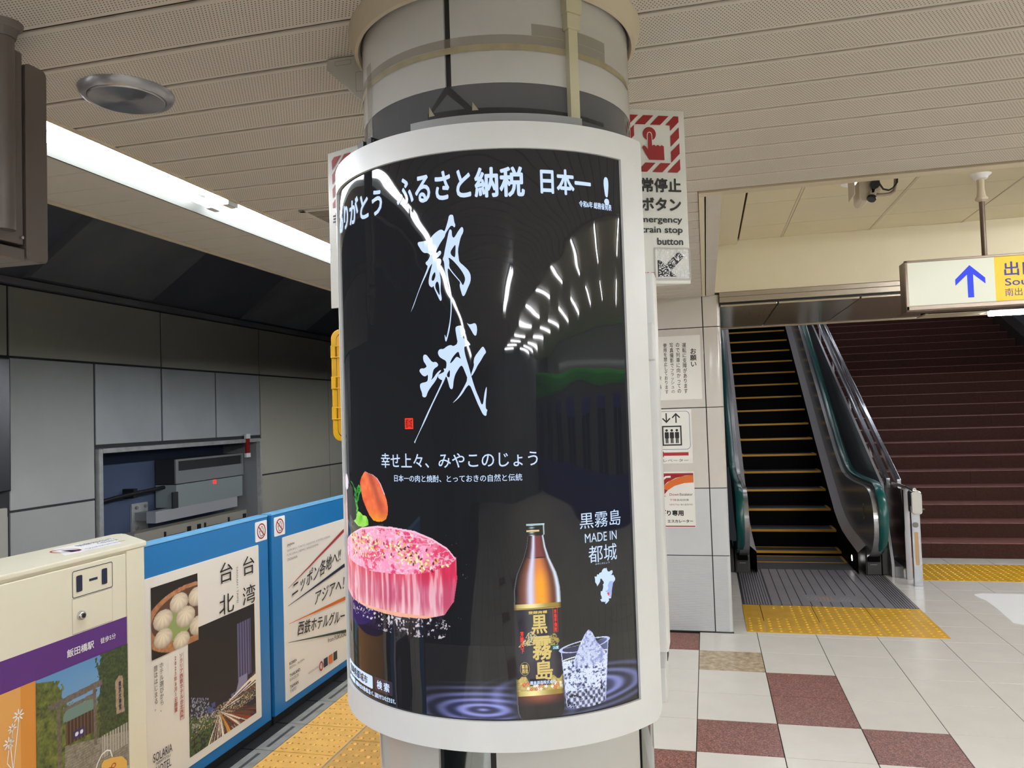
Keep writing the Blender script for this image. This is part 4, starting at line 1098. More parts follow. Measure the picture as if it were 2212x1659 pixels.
SH = {'miyako':[[(-67,1937),(-66,1941),(-60,1941),(-53,1941),(-42,1943),(-38,1948),(-32,1953),(-23,1958),(-18,1958),(-14,1954),(-12,1957),(-6,1974),(-5,1980),(-2,1983),(3,1982),(4,1978),(5,1969),(7,1964),(6,1960),(4,1960),(2,1963),(-2,1963),(-6,1958),(-12,1950),(-13,1945),(-20,1937),(-25,1930),(-32,1918),(-28,1918),(-24,1921),(-21,1920),(-21,1915),(-27,1910),(-35,1905),(-31,1906),(-26,1908),(-22,1906),(-21,1901),(-24,1894),(-25,1881),(-23,1869),(-24,1855),(-24,1848),(-22,1835),(-24,1832),(-26,1833),(-32,1846),(-36,1855),(-37,1859),(-38,1860),(-40,1857),(-45,1860),(-47,1866),(-46,1874),(-41,1891),(-38,1901),(-44,1894),(-50,1882),(-60,1866),(-69,1849),(-79,1827),(-83,1821),(-86,1816),(-81,1826),(-70,1849),(-60,1870),(-53,1883),(-47,1896),(-51,1899),(-52,1903),(-47,1906),(-42,1914),(-44,1918),(-50,1920),(-54,1920),(-59,1924),(-64,1932)]],'miyako_hole':[[(-34,1885),(-39,1879),(-41,1872),(-40,1869),(-37,1869),(-35,1872),(-33,1877),(-33,1881)],[(-30,1868),(-34,1863),(-34,1856),(-30,1848),(-26,1841),(-26,1851),(-27,1863)]],'miyako2':[[(-5,1956),(-2,1957),(0,1954),(0,1945),(3,1941),(6,1944),(12,1953),(18,1960),(21,1957),(21,1950),(16,1942),(13,1931),(10,1919),(11,1906),(12,1898),(21,1890),(29,1881),(32,1872),(31,1862),(26,1852),(22,1843),(19,1838),(16,1838),(14,1845),(11,1857),(13,1862),(8,1868),(-1,1879),(-8,1889),(-10,1887),(-9,1872),(-6,1854),(-4,1842),(-4,1824),(-5,1808),(-8,1788),(-10,1778),(-14,1765),(-16,1760),(-18,1761),(-19,1772),(-18,1772),(-16,1765),(-12,1781),(-8,1798),(-6,1817),(-6,1838),(-8,1854),(-11,1869),(-15,1886),(-16,1901),(-18,1904),(-18,1907),(-16,1911),(-14,1921),(-10,1936)]],'miyako2_hole':[[(-4,1917),(1,1924),(6,1930),(6,1922),(5,1908),(3,1907),(-2,1911)],[(-8,1908),(-6,1900),(-7,1891),(-1,1882),(6,1873),(14,1863),(17,1856),(20,1861),(22,1868),(19,1877),(12,1888),(3,1899),(-3,1905)]],'jo':[[(-62,1739),(-56,1740),(-51,1734),(-44,1725),(-37,1726),(-33,1722),(-33,1718),(-41,1714),(-44,1707),(-45,1698),(-48,1694),(-43,1697),(-36,1706),(-29,1711),(-27,1710),(-33,1703),(-38,1693),(-49,1681),(-55,1673),(-58,1665),(-62,1664),(-66,1666),(-66,1672),(-70,1681),(-70,1688),(-66,1690),(-58,1691),(-54,1693),(-53,1705),(-58,1701),(-63,1702),(-68,1707),(-71,1712),(-67,1716),(-61,1715),(-55,1718),(-57,1722),(-62,1729)],[(1,1783),(4,1786),(11,1787),(16,1784),(19,1776),(18,1772),(15,1768),(15,1764),(19,1763),(24,1758),(28,1752),(24,1751),(19,1750),(16,1749),(17,1738),(20,1726),(24,1712),(27,1699),(31,1684),(35,1671),(40,1659),(44,1647),(47,1650),(49,1665),(52,1676),(54,1679),(53,1665),(51,1652),(51,1640),(54,1639),(52,1633),(52,1629),(49,1628),(45,1632),(42,1639),(37,1650),(31,1666),(24,1684),(18,1679),(10,1667),(1,1658),(-8,1652),(-6,1654),(3,1663),(13,1678),(21,1693),(17,1704),(12,1717),(8,1716),(3,1709),(-2,1701),(-5,1690),(-6,1680),(-8,1676),(-12,1678),(-15,1690),(-18,1701),(-22,1692),(-29,1680),(-37,1666),(-48,1647),(-61,1623),(-75,1601),(-83,1587),(-84,1583),(-86,1586),(-84,1588),(-73,1606),(-60,1631),(-46,1655),(-33,1678),(-25,1693),(-29,1694),(-34,1698),(-33,1703),(-27,1705),(-21,1708),(-23,1714),(-19,1712),(-17,1717),(-17,1726),(-24,1730),(-30,1734),(-33,1741),(-31,1746),(-27,1748),(-22,1747),(-15,1752),(-8,1754),(-3,1751),(5,1756),(3,1768)],[(32,1722),(34,1731),(43,1742),(49,1749),(52,1745),(55,1738),(51,1734),(45,1724),(39,1716),(35,1708),(28,1697),(27,1701),(30,1708),(33,1717)],[(22,1791),(26,1788),(30,1788),(36,1790),(39,1787),(40,1781),(40,1776),(38,1767),(34,1769),(30,1777),(25,1786)]],'jo_hole':[[(6,1742),(1,1739),(-7,1730),(-11,1721),(-6,1724),(0,1731),(3,1733),(10,1728),(8,1733)],[(-11,1711),(-15,1706),(-17,1702),(-16,1698),(-12,1697),(-11,1703)]],'map':[[(235.9,1340.7),(240.9,1340.4),(240.7,1342.6),(242.4,1344.3),(244.5,1342.7),(246.2,1345.7),(250.8,1346.7),(252.3,1350.3),(256.3,1353.0),(260.3,1352.3),(261.7,1353.4),(262.5,1350.1),(264.0,1346.4),(268.1,1345.6),(270.9,1347.4),(274.3,1347.0),(274.9,1343.7),(273.0,1340.7),(270.8,1339.3),(276.7,1338.3),(278.0,1335.4),(279.3,1333.9),(280.2,1331.0),(279.0,1328.5),(274.7,1324.8),(273.8,1320.6),(272.5,1316.4),(271.3,1311.2),(271.0,1306.9),(268.9,1298.6),(265.9,1299.1),(263.5,1297.8),(265.1,1296.0),(261.6,1292.7),(256.8,1290.2),(256.3,1292.4),(257.7,1296.0),(255.0,1293.7),(252.4,1295.1),(248.6,1295.4),(245.9,1299.7),(249.4,1300.3),(249.0,1304.7),(247.2,1308.1),(247.8,1313.9),(250.7,1313.5),(252.9,1319.1),(253.4,1323.4),(251.8,1324.1),(254.5,1326.4),(254.6,1329.6),(251.5,1333.2),(250.3,1335.5),(247.7,1335.3),(247.2,1331.1),(245.5,1328.6),(240.8,1323.3),(239.7,1327.2),(237.0,1330.7),(236.9,1334.0),(236.7,1337.2)]],'map_part':[[(267.3,1329.0),(271.4,1329.0),(273.4,1327.6),(276.2,1328.6),(273.8,1322.2),(271.4,1313.9),(270.7,1307.0),(268.7,1300.3),(266.0,1301.7),(265.5,1305.6),(261.0,1310.0),(257.2,1312.7),(262.5,1314.1),(264.1,1317.6),(262.6,1321.6),(265.1,1326.1)]],'map_red':[[(259.9,1308.3),(263.7,1310.1),(265.7,1308.8),(265.2,1306.2),(264.8,1303.8),(262.8,1304.4),(262.2,1306.6)]],'carrot':[[(-223,1531),(-230,1527),(-239,1519),(-245,1510),(-244,1498),(-240,1490),(-234,1476),(-223,1463),(-211,1450),(-197,1441),(-182,1440),(-170,1441),(-159,1446),(-154,1455),(-153,1467),(-156,1481),(-162,1494),(-171,1509),(-182,1520),(-196,1526),(-210,1528)]],'leaf':[[(-283,1433),(-258,1425),(-235,1426),(-215,1431),(-216,1440),(-222,1447),(-237,1448),(-246,1452),(-258,1454),(-265,1447),(-270,1438)]],'sprig':[[(-303,1510),(-283,1501),(-274,1491),(-277,1480),(-271,1468),(-267,1458),(-270,1444),(-263,1448),(-256,1460),(-262,1469),(-253,1475),(-250,1485),(-242,1493),(-243,1502),(-253,1505),(-262,1497),(-273,1498),(-285,1507)]],'eggplant':[[(-322,1509),(-382,1200),(-382,1200),(-382,1200),(-359,1443),(-310,1437),(-280,1434),(-270,1444),(-267,1458),(-275,1472),(-284,1487),(-289,1499),(-300,1506)]]}
def am(off): return lambda s, z: (CX+(RA+off)*math.sin(s/RA), CY-(RA+off)*math.cos(s/RA), z)
def amn(off): return lambda s, z: (CX+(RA+off)*np.sin(s/RA), CY-(RA+off)*np.cos(s/RA), z)
A = am(.0005); CUT = .008
def mm(p): return [(a/1000, b/1000) for a, b in p]
art = tag(shape([smooth_poly(mm(p)) for k in ('miyako', 'miyako2', 'jo') for p in SH[k]], A, 'ad_white', face, 'calligraphy', holes=[smooth_poly(mm(p)) for k in ('miyako_hole', 'miyako2_hole', 'jo_hole') for p in SH[k]], cut=.008))
text('ありがとう', A, -.345, -.147, 2.005, 2.056, 'ad_white', face, bold=.028)
text('ふるさと', A, -.110, .037, 2.010, 2.062, 'ad_white', face, bold=.028)
text('納税', A, .043, .131, 2.008, 2.062, 'ad_white', face, bold=.03)
text('日本一', A, .159, .258, 2.014, 2.060, 'ad_white', face, bold=.03); text('!', A, .287, .299, 2.004, 2.056, 'ad_white', face, bold=.03)
text('令和6年 総務省発表', A, .2315, .304, 1.9945, 2.0065, 'ad_white', face, bold=.02)
text('幸せ上々、みやこのじょう', A, -.168, .138, 1.5395, 1.566, 'ad_white', face, bold=.005)
text('日本一の肉と焼酎、とっておきの自然と伝統', A, -.134, .110, 1.515, 1.5275, 'ad_white', face, bold=.004)
text('黒霧島', A, .2105, .298, 1.4255, 1.4535, 'ad_white', face)
text('MADE IN', A, .2195, .287, 1.4010, 1.4165, 'ad_white', face)
text('都城', A, .2255, .286, 1.3650, 1.3945, 'ad_white', face)
text('みやこのじょう', A, .2385, .2685, 1.3605, 1.3635, 'ad_white', face)
shape([mm(p) for p in SH['map']], A, 'ad_white', face, 'map_print', cut=.01); shape([mm(p) for p in SH['map_part']], am(.0007), 'ad_map2', face, 'map_print'); shape([mm(p) for p in SH['map_red']], am(.0009), 'ad_red', face, 'map_print')
shape([rrect(-.1052, -.0868, 1.609, 1.6285, .001)], A, 'ad_red', face, 'seal_print'); text('都城', am(.0009), -.1035, -.0885, 1.611, 1.627, 'ad_dark_text', face, rot=0)
shape([rrect(-.352, -.2135, 1.129, 1.1525, .003)], A, 'ad_white', face, 'search_box', cut=.008); text('宮崎県都城市', am(.0009), -.335, -.232, 1.1335, 1.149, 'ad_dark_text', face, bold=.01)
shape([rrect(-.2065, -.1525, 1.129, 1.1545, .003)], A, 'ad_grey', face, 'search_button', cut=.008); text('検 索', am(.0009), -.198, -.161, 1.134, 1.150, 'ad_white', face, bold=.02)
text('※いただいた寄附は、お選びいただいた使い道に沿って、活用させていただきます。', A, -.345, -.146, 1.1165, 1.1255, 'ad_white', face, bold=.004)

# --- painted picture: steak and vegetables
CAR = mm(SH['carrot'][0]); LEAF = mm(SH['leaf'][0]); SPR = mm(SH['sprig'][0])
TOPF = mm([(-352, 1370), (-345, 1390), (-305, 1405), (-243, 1424), (-187, 1432), (-144, 1433), (-91, 1429), (-54, 1417), (-25, 1401), (-10, 1383), (-22, 1372), (-50, 1361), (-77, 1355), (-110, 1351), (-155, 1349), (-205, 1347), (-241, 1349), (-300, 1353), (-340, 1360)])
SIDE = mm([(-352, 1376), (-300, 1362), (-241, 1356), (-155, 1356), (-77, 1362), (-22, 1378), (-10, 1386), (-9, 1347), (-16, 1310), (-34, 1286), (-70, 1277), (-131, 1274), (-171, 1275), (-232, 1277), (-300, 1281), (-352, 1290)])
def steak(U, V):
    one = np.ones(U.shape+(3,)); C = one*np.array([.0, .0, .0]); K = np.zeros(U.shape, bool)
    n = vnoise(U*70, V*70, 31, 4); f = vnoise(U*240, V*240, 32, 3); q = vnoise(U*480, V*420, 33, 2)
    # smoky violet glow behind
    d = np.sqrt(((U+.18)/.22)**2+((V-1.345)/.13)**2); C += one*L3(70, 56, 92)*(np.clip(1.15-d, 0, 1)**1.5*.35*n)[..., None]
    # sparks to the right
    sp = (q > .86) & (U > -.03) & (d < .95); C[sp] = L3(110, 110, 140); K |= sp
    # embers under the meat
    em = (V < 1.285) & (V > 1.237+.01*n) & (U > -.30) & (U < -.012-.04*n)
    e = mixc(one*L3(8, 8, 12), one*L3(44, 38, 56), n*1.3); C[em] = e[em]; K |= em & (f > .45)
    pu = (U < -.20) & (V < 1.285) & (((U+.30)/.11)**2+((V-1.285)/.05)**2 < 1); C[pu] = L3(46, 32, 84); K |= pu
    w_ = em & (f > .57) & (V < 1.272) & (n > .50) & (U > -.19); C[w_] = mixc(one*L3(120, 116, 140), one*L3(235, 222, 220), q)[w_]
    ol = em & (f > .66) & (V > 1.255); C[ol] = L3(216, 206, 214)
    # meat side
    s = inpoly(U, V, SIDE); t = np.clip((V-1.277)/.08, 0, 1); stv = vnoise(U*150, V*16, 35, 3)
    sc_ = mixc(mixc(one*L3(238, 176, 184), one*L3(212, 110, 142), sstep(0, .35, t)), one*L3(226, 58, 92), sstep(.55, 1.0, t))
    sc_ = mixc(sc_, one*L3(250, 206, 216), sstep(.50, .72, stv)*.75*(1-.3*t)); sc_ = mixc(sc_, one*L3(188, 44, 80), sstep(.56, .3, stv)*.6)
    C[s] = sc_[s]; K |= s
    C[s & (t < .06)] = L3(240, 176, 150)
    # meat top
    tp_ = inpoly(U, V, TOPF); K |= tp_
    cR = sstep(-.12, -.03, U+.05*(n-.5)*3); base = mixc(one*L3(250, 160, 196), one*L3(226, 66, 104), np.clip(cR+.8*(n-.5), 0, 1)); base = mixc(base, one*L3(228, 70, 118), sstep(.52, .62, n))
    vein = np.abs(vnoise(U*42, V*90, 36, 3)-.5); base = mixc(base, one*L3(255, 206, 226), sstep(.045, .0, vein)*.9)
    base = mixc(base, one*L3(255, 214, 232), sstep(.60, .75, f)*.6); edge = ~inpoly(U, V+.0035, TOPF)
    base[edge] = L3(255, 196, 220); C[tp_] = base[tp_]
    rng = np.random.RandomState(4)
    for k in range(230):
        c_ = [(-.285, 1.405), (-.24, 1.40), (-.19, 1.392), (-.13, 1.398), (-.10, 1.378), (-.07, 1.372), (-.255, 1.38)][rng.randint(7)]
        x, y = c_[0]+rng.randn()*.022, c_[1]+rng.randn()*.009
        if not inpoly(np.array([x]), np.array([y]), TOPF)[0]: continue
        a_ = rng.rand()*3.1; dx, dy = (U-x), (V-y); u_ = dx*math.cos(a_)+dy*math.sin(a_); v_ = -dx*math.sin(a_)+dy*math.cos(a_)
        m = (u_/.0034)**2+(v_/.0018)**2 < 1; C[m] = L3(*[(252, 226, 150), (226, 176, 96), (120, 44, 60), (255, 240, 190)][rng.randint(4)])
    # carrot
    c = inpoly(U, V, CAR); cc = mixc(one*L3(226, 84, 46), one*L3(255, 136, 84), n*1.3-.1); cc = mixc(cc, one*L3(250, 164, 40), sstep(1.462, 1.440, V)*(.5+.6*n))
    cx_ = -.180-(V-1.48)*.55; cc = mixc(cc, one*L3(160, 66, 60), np.exp(-((U-cx_)/.011)**2)*sstep(1.43, 1.48, V)*.7)
    C[c] = cc[c]; K |= c; rim = c & ~inpoly(U+.0025, V, CAR); C[rim & (V > 1.49)] = L3(240, 190, 230)
    # leaves
    l = inpoly(U, V, LEAF); lc = mixc(one*L3(90, 200, 20), one*L3(190, 240, 120), n*1.4-.2); C[l] = lc[l]; K |= l
    s2 = inpoly(U, V, SPR) & (f > .36); C[s2] = mixc(one*L3(20, 90, 50), one*L3(90, 220, 70), n*1.6-.3)[s2]; K |= s2
    # left edge: pale garlic and tomato
    for x, y, rx, ry, col in ((-.338, 1.505, .020, .016, (214, 196, 224)), (-.350, 1.43, .010, .035, (232, 120, 60)), (-.345, 1.47, .006, .02, (150, 60, 50))):
        m = ((U-x)/rx)**2+((V-y)/ry)**2 < 1; C[m] = mixc(one*L3(*col), one*L3(255, 235, 230), f*.8)[m]; K |= m
    return C, K
picture('food_print', amn(.00012), -.356, .035, 1.236, 1.535, .00085, steak, 'backlit_print', face)

# --- rippled water
def water(U, V):
    one = np.ones(U.shape+(3,)); C = one*0.0
    for (cs, cz, amp, R0) in ((.205, 1.150, 1.0, .16), (.03, 1.128, 1.0, .16)):
        d = np.sqrt((U-cs)**2+((V-cz)/.24)**2); wv = vnoise(U*8, V*40, 41, 2)
        r = .5+.5*np.sin(d*150+5*wv); r = r**1.6
        fall = np.clip(1-d/(R0*1.25), 0, 1)
        C += mixc(one*L3(20, 20, 40), one*L3(150, 156, 226), r)*(fall*amp)[..., None]
        C += one*L3(70, 76, 140)*(np.clip(1-np.abs(d-.06)/.09, 0, 1)*.5*fall)[..., None]
    top = sstep(1.225, 1.185, V); C *= top[..., None]*(.35+.65*sstep(-.06, .02, U))[..., None]
    dk = sstep(.03, .075, np.abs(U-.127)); C *= (.10+.90*dk)[..., None]; C += .013
    return C, None
picture('water_print', amn(.00008), -.075, .3265, 1.112, 1.235, .0012, water, 'backlit_print', face)

# --- bottle
def bw(V):
    return np.interp(V, [1.108, 1.113, 1.122, 1.135, 1.308, 1.329, 1.345, 1.356, 1.368, 1.381, 1.40, 1.4205, 1.421, 1.44], [.030, .036, .0395, .0405, .0405, .0398, .037, .034, .0285, .0225, .0165, .0132, .0158, .0155])
BC = .1299
def bottle(U, V):
    one = np.ones(U.shape+(3,)); h = bw(V); x = (U-BC)/h; K = np.abs(x) <= 1.0
    C = one*L3(10, 8, 10)
    glass = mixc(one*L3(110, 60, 44), one*L3(214, 120, 66), np.exp(-((x-.1)/.42)**2)); am_ = mixc(glass, one*L3(255, 168, 8), np.exp(-((x-.12)/.30)**2)*sstep(1.383, 1.335, V))
    nk = mixc(one*L3(58, 30, 32), one*L3(128, 54, 54), np.exp(-((x-.15)/.6)**2)); g = mixc(nk, am_, sstep(1.3845, 1.380, V)); g[(np.abs(V-1.3825) < .0012) & (x > -.6) & (x < .72)] = L3(22, 12, 20)
    g = mixc(g, one*L3(8, 8, 12), sstep(-.60, -.95, x)); g = mixc(g, one*L3(222, 224, 252), np.exp(-((x+.30+.0*V)/.155)**2)*.95)
    g = mixc(g, one*L3(214, 232, 252), np.exp(-((x-.90)/.085)**2)); g = mixc(g, one*L3(80, 44, 40), np.exp(-((x-.68)/.12)**2)*.6)
    C = g
    cap = V > 1.4200; cc = one*L3(16, 18, 20); cc = mixc(cc, one*L3(180, 200, 206), np.exp(-((x+.42)/.22)**2)*(np.sin(V*1500) > -.2)); cc[(V > 1.4375)] = L3(170, 200, 206); cc[(np.abs(V-1.4285) < .0014) & (x < .4)] = L3(232, 206, 140); cc = mixc(cc, one*L3(200, 214, 220), np.exp(-((x-.92)/.06)**2)); C[cap] = cc[cap]
    lb = (V < 1.3045) & (V > 1.1495); sh = np.exp(-((x+.35)/.25)**2)*.10+np.exp(-((x-.55)/.2)**2)*.08
    lc = one*L3(24, 24, 40)+one*sh[..., None]*.4
    n = vnoise(U*600, V*600, 51, 2)
    m1 = inpoly(U, V, [(.094, 1.232), (.104, 1.243), (.112, 1.256), (.118, 1.258), (.130, 1.246), (.128, 1.236)]); lc[m1 & (n > .42)] = L3(200, 188, 140)
    m2 = inpoly(U, V, [(.147, 1.232), (.148, 1.247), (.153, 1.252), (.158, 1.252), (.166, 1.240), (.162, 1.232)]); lc[m2 & (n > .42)] = L3(170, 152, 76)
    fl_ = (V < 1.178+.006*np.sin(U*260)-.008*np.cos((U-BC)*60)) & (V < 1.182); lc[fl_] = mixc(one*L3(150, 130, 50), one*L3(220, 196, 120), n)[fl_]
    lc[(np.abs(x) < .45) & (V > 1.166) & (V < 1.178)] = L3(20, 20, 34)
    rng = np.random.RandomState(2)
    for k in range(22):
        px_, pz = BC+(rng.rand()-.5)*.076, 1.159+rng.rand()*.016*(1.0 if k % 3 else .5)+abs(rng.randn())*.001
        if abs(px_-BC) < .02 and pz > 1.166: pz -= .007
        a_ = np.arctan2(V-pz, U-px_); rr = np.sqrt((U-px_)**2+(V-pz)**2); m = rr < .0030*(.75+.25*np.cos(5*a_)); lc[m] = L3(250, 246, 240) if k % 2 else L3(226, 52, 52); lc[rr < .0008] = L3(240, 220, 120)
    for z0, z1 in ((1.2975, 1.3045), (1.1495, 1.1575)):
        m = (V > z0) & (V < z1); lc[m] = mixc(one*L3(150, 126, 40), one*L3(248, 232, 160), np.exp(-((x+.3)/.5)**2))[m]
    lc[np.abs(V-1.2958) < .0005] = L3(190, 160, 80)
    lc = mixc(lc, one*L3(40, 34, 30), sstep(.86, 1, np.abs(x))*.7)
    C[lb] = lc[lb]
    lo = V <= 1.1495; C[lo] = (mixc(one*L3(14, 8, 8), one*L3(150, 76, 50), np.exp(-((x-.0)/.7)**2)*sstep(1.130, 1.1495, V)))[lo]
    C[(np.abs(x) > .965) & ~lb & ~cap & (x < 0)] = L3(90, 90, 100)
    return C, K
picture('bottle_print', amn(.00022), .088, .172, 1.1105, 1.4405, .0007, bottle, 'backlit_print', face)
B_ = am(.0006)
def a8(x, y):   # label layout, measured on the bottle
    return (.0901+(1080+x/5.923-1112)*.000808, 1.3045-(1280+y/5.923-1305)*.000795)
def lt8(s, x0, x1, y0, y1, m, bold=.03):
    a, b = a8(x0, y1), a8(x1, y0); text(s, B_, a[0], b[0], a[1], b[1], m, face, bold=bold)
lt8('黒', 392, 590, 290, 530, 'ad_gold', .022); lt8('霧', 392, 640, 560, 862, 'ad_gold', .022); lt8('島', 425, 645, 865, 1112, 'ad_gold', .022)
lt8('登録商標', 355, 595, 240, 278, 'ad_gold'); lt8('本\n格\n芋\n焼\n酎', 680, 718, 232, 515, 'ad_red', .03); lt8('芳\n醇\n天\n下', 245, 290, 490, 765, 'ad_red', .03)
a, b = a8(668, 525), a8(730, 215); shape([rect(a[0], b[0], a[1], b[1])], B_, 'ad_red', face, holes=[rect(a[0]+.0005, b[0]-.0005, a[1]+.0005, b[1]-.0005)])
lt8('霧島酒造株式会社', 350, 680, 1118, 1165, 'ad_white', .02)
a, b = a8(645, 745), a8(735, 690); shape([rect(a[0], b[0], a[1], b[1])], B_, 'ad_green', face); lt8('25度', 655, 728, 698, 738, 'ad_white', .02)
c_ = a8(290, 960); shape([circ(c_[0], c_[1], .0082, .0112)], B_, 'ad_gold', face, holes=[circ(c_[0], c_[1], .0078, .0108)]); lt8('霧島\n酒造', 250, 330, 905, 1015, 'ad_gold', .02)

# --- glass with ice
def glassp(U, V):
    one = np.ones(U.shape+(3,)); t = (V-1.120)/(1.235-1.120); xl = .1752+(.1666-.1752)*t; xr = .2496+(.2603-.2496)*t
    body = (U > xl) & (U < xr) & (V > 1.120+.012*((U-.2125)/.045)**2*-0+.0) & (V < 1.228+.09*(U-.2125))
    body &= ~((V < 1.126) & (((U-.2125)/.0375)**2+((V-1.126)/.006)**2 > 1))
    ice = inpoly(U, V, [(.192, 1.205), (.203, 1.228), (.214, 1.246), (.2205, 1.2515), (.227, 1.246), (.236, 1.228), (.250, 1.212), (.25, 1.19), (.19, 1.19)])
    n = vnoise(U*260, V*260, 61, 4); q = vnoise(U*520, V*520, 62, 2)
    hi = np.abs(n-.5); C = mixc(one*L3(120, 130, 186), one*L3(216, 228, 255), sstep(.28, .55, n)); C = mixc(C, one*L3(246, 250, 255), sstep(.05, .0, hi)*.9); C = mixc(C, one*L3(34, 34, 60), sstep(.40, .28, n)*.85)
    C = mixc(C, one*L3(20, 20, 34), sstep(.70, .8, q)*.8)
    dia = (V < 1.150); dd = np.abs(((U*95+V*70) % 1)-.5)+np.abs(((U*95-V*70) % 1)-.5); C[dia] = (mixc(one*L3(90, 96, 140), one*L3(226, 234, 255), sstep(.3, .75, dd))*(.6+.4*n[..., None]))[dia]; C[dia & (n < .36)] = L3(28, 28, 44)
    air = body & (V > 1.206+.09*(U-.2125)) & ~ice; C[air] = (mixc(one*L3(50, 54, 84), one*L3(96, 104, 150), sstep(.23, .26, U)))[air]
    sf = np.abs(V-(1.206+.09*(U-.2125)+.004*np.sqrt(np.clip(1-((U-.2125)/.045)**2, 0, 1)))) < .0010; C[sf & body] = L3(228, 236, 210)
    C[ice] = mixc(one*L3(120, 132, 196), one*L3(216, 228, 255), n*1.6-.3)[ice]; C[ice & (hi < .02)] = L3(250, 252, 255)
    K = body | ice
    rim = np.abs(((U-.2137)/.0468)**2+((V-1.2255-.09*(U-.2137))/.0085)**2-1) < .13; C[rim] = L3(196, 204, 244); K |= rim
    ed = body & ((U-xl < .0012) | (xr-U < .0012)); C[ed] = L3(190, 200, 246)
    return C, K
picture('glass_print', amn(.00035), .163, .2645, 1.118, 1.253, .0006, glassp, 'backlit_print', face)

CUT = 0.0
# ================================================================== EMERGENCY SIGNS ON THE PILLAR
def emergency(azd, s0, s1, label, flip, part):
    a = R_(azd); dx, dy = math.sin(a), math.cos(a)
    # outward normal towards the viewer side
    nx, ny = (dy, -dx) if not flip else (-dy, dx)
    P = lambda s, z, d=0: (CX+dx*s+nx*d, CY+dy*s+ny*d, z)
    e = thing('emergency_sign', label, 'sign', P((s0+s1)/2, 1.914), 'emergency stop signs on the pillar')
    w0, w1 = s0, s1
    # wedge: back face turns away towards the pillar
    mb = MB(); mb.prism([(w0, 0), (w1, 0), (w1, -.004), (w0, -.085)], lambda u, v, d: P(u, d, v), 1.9145, 2.3155); build('body', mb, 'sign_white', e, bevel=.0015)
    mb = MB(); mb.prism([(w0-.003, -.08), (w0+.002, -.08), (w0+.002, .004), (w0-.003, .004)], lambda u, v, d: P(u, d, v), 2.13, 2.325); build('bracket', mb, 'off_white', e)
    if flip:
        for z_ in (1.95, 2.27):
            mb = MB(); mb.prism([(.28, -.05), (w0+.004, -.05), (w0+.004, -.02), (.28, -.02)], lambda u, v, d: P(u, d, v), z_, z_+.02); build('arm', mb, 'off_white', e)
    fr = lambda s, z: P(s, z, .0012)
    L0, L1, zt_, zb_ = (.294, .424, 2.3015, 2.1705)
    off = 0 if not flip else None
    def X(s):  # mirror the layout for the other side: text still reads left to right
        return s if not flip else (s0+s1)-(s-.278)-0.0+(0) if False else s
    if flip:
        base = s1; f = lambda u, v: fr(base-(u-.278), v)
    else: f = fr
    # striped red border
    sq = [(L0, zb_), (L1, zb_), (L1, zt_), (L0, zt_)]
    b0 = .0215
    per = .0300; wd = .0205
    def clip(poly, x0, x1, z0, z1):
        def cl_(P_, ins, inter):
            o = []
            for i in range(len(P_)):
                a_, b_ = P_[i-1], P_[i]
                if ins(b_):
                    if not ins(a_): o.append(inter(a_, b_))
                    o.append(b_)
                elif ins(a_): o.append(inter(a_, b_))
            return o
        for ax, val, sg in ((0, x0, 1), (0, x1, -1), (1, z0, 1), (1, z1, -1)):
            if not poly: return poly
            poly = cl_(poly, lambda p: (p[ax]-val)*sg >= -1e-9, lambda p, q: tuple(p[k]+(q[k]-p[k])*(val-p[ax])/(q[ax]-p[ax]) for k in (0, 1)))
        return poly
    polys = []
    for k in range(-6, 8):
        x = L0+.0448+.0368*k-.141
        st = [(x, zb_-.01), (x+.0247, zb_-.01), (x+.0247+.151, zt_+.01), (x+.151, zt_+.01)]
        for r in ((L0, L1, zt_-b0, zt_), (L0, L1, zb_, zb_+b0), (L0, L0+b0, zb_+b0, zt_-b0), (L1-b0, L1, zb_+b0, zt_-b0)):
            c = clip(st, *r)
            if len(c) > 2: polys.append(c)
    for p in polys: pass
    mb = MB()
    for p in polys: mb.add([f(u, v) for u, v in p], [tuple(range(len(p)))])
    build_flat('red_border', mb, 'sign_red', e)
    cx_, cz_ = .352, 2.2585
    shape([circ(cx_, cz_, .0158, .0158, 40)], f, 'sign_red', e, 'hand_symbol')
    g_ = lambda u, v: f(u, v)
    f2 = (lambda u, v: P(s1-(u-.278), v, .0016)) if flip else (lambda u, v: P(u, v, .0016))
    f3 = (lambda u, v: P(s1-(u-.278), v, .0020)) if flip else (lambda u, v: P(u, v, .0020))
    fing = [(.3455, 2.226), (.3455, 2.256), (.3475, 2.2615), (.352, 2.2635), (.3565, 2.2615), (.3585, 2.256), (.3585, 2.226)]
    shape([fing], f2, 'sign_white', e, 'hand_symbol')
    hand = [(.3333, 2.226), (.3345, 2.2295), (.338, 2.231), (.342, 2.229), (.3465, 2.2225), (.3475, 2.255), (.349, 2.2600), (.352, 2.2615), (.355, 2.2600), (.3565, 2.256), (.3575, 2.231), (.361, 2.2335), (.364, 2.2325), (.3665, 2.230), (.370, 2.2332), (.373, 2.2325), (.3765, 2.230), (.380, 2.2332), (.3855, 2.2305), (.386, 2.1985), (.349, 2.1985)]
    shape([hand], f3, 'sign_red', e, 'hand_symbol')
    text('非常停止', f, .2935, .424, 2.124, 2.157, 'black_ink', e, bold=.03)
    text('ボタン', f, .326, .422, 2.081, 2.112, 'black_ink', e, bold=.035)
    text('Emergency', f, .310, .4235, 2.050, 2.069, 'black_ink', e, bold=.02); text('train stop', f, .324, .4235, 2.026, 2.045, 'black_ink', e, bold=.02); text('button', f, .361, .4235, 2.003, 2.0195, 'black_ink', e, bold=.02)
    text('線用', f, .326, .354, 1.9295, 1.941, 'sign_red', e, bold=.03)
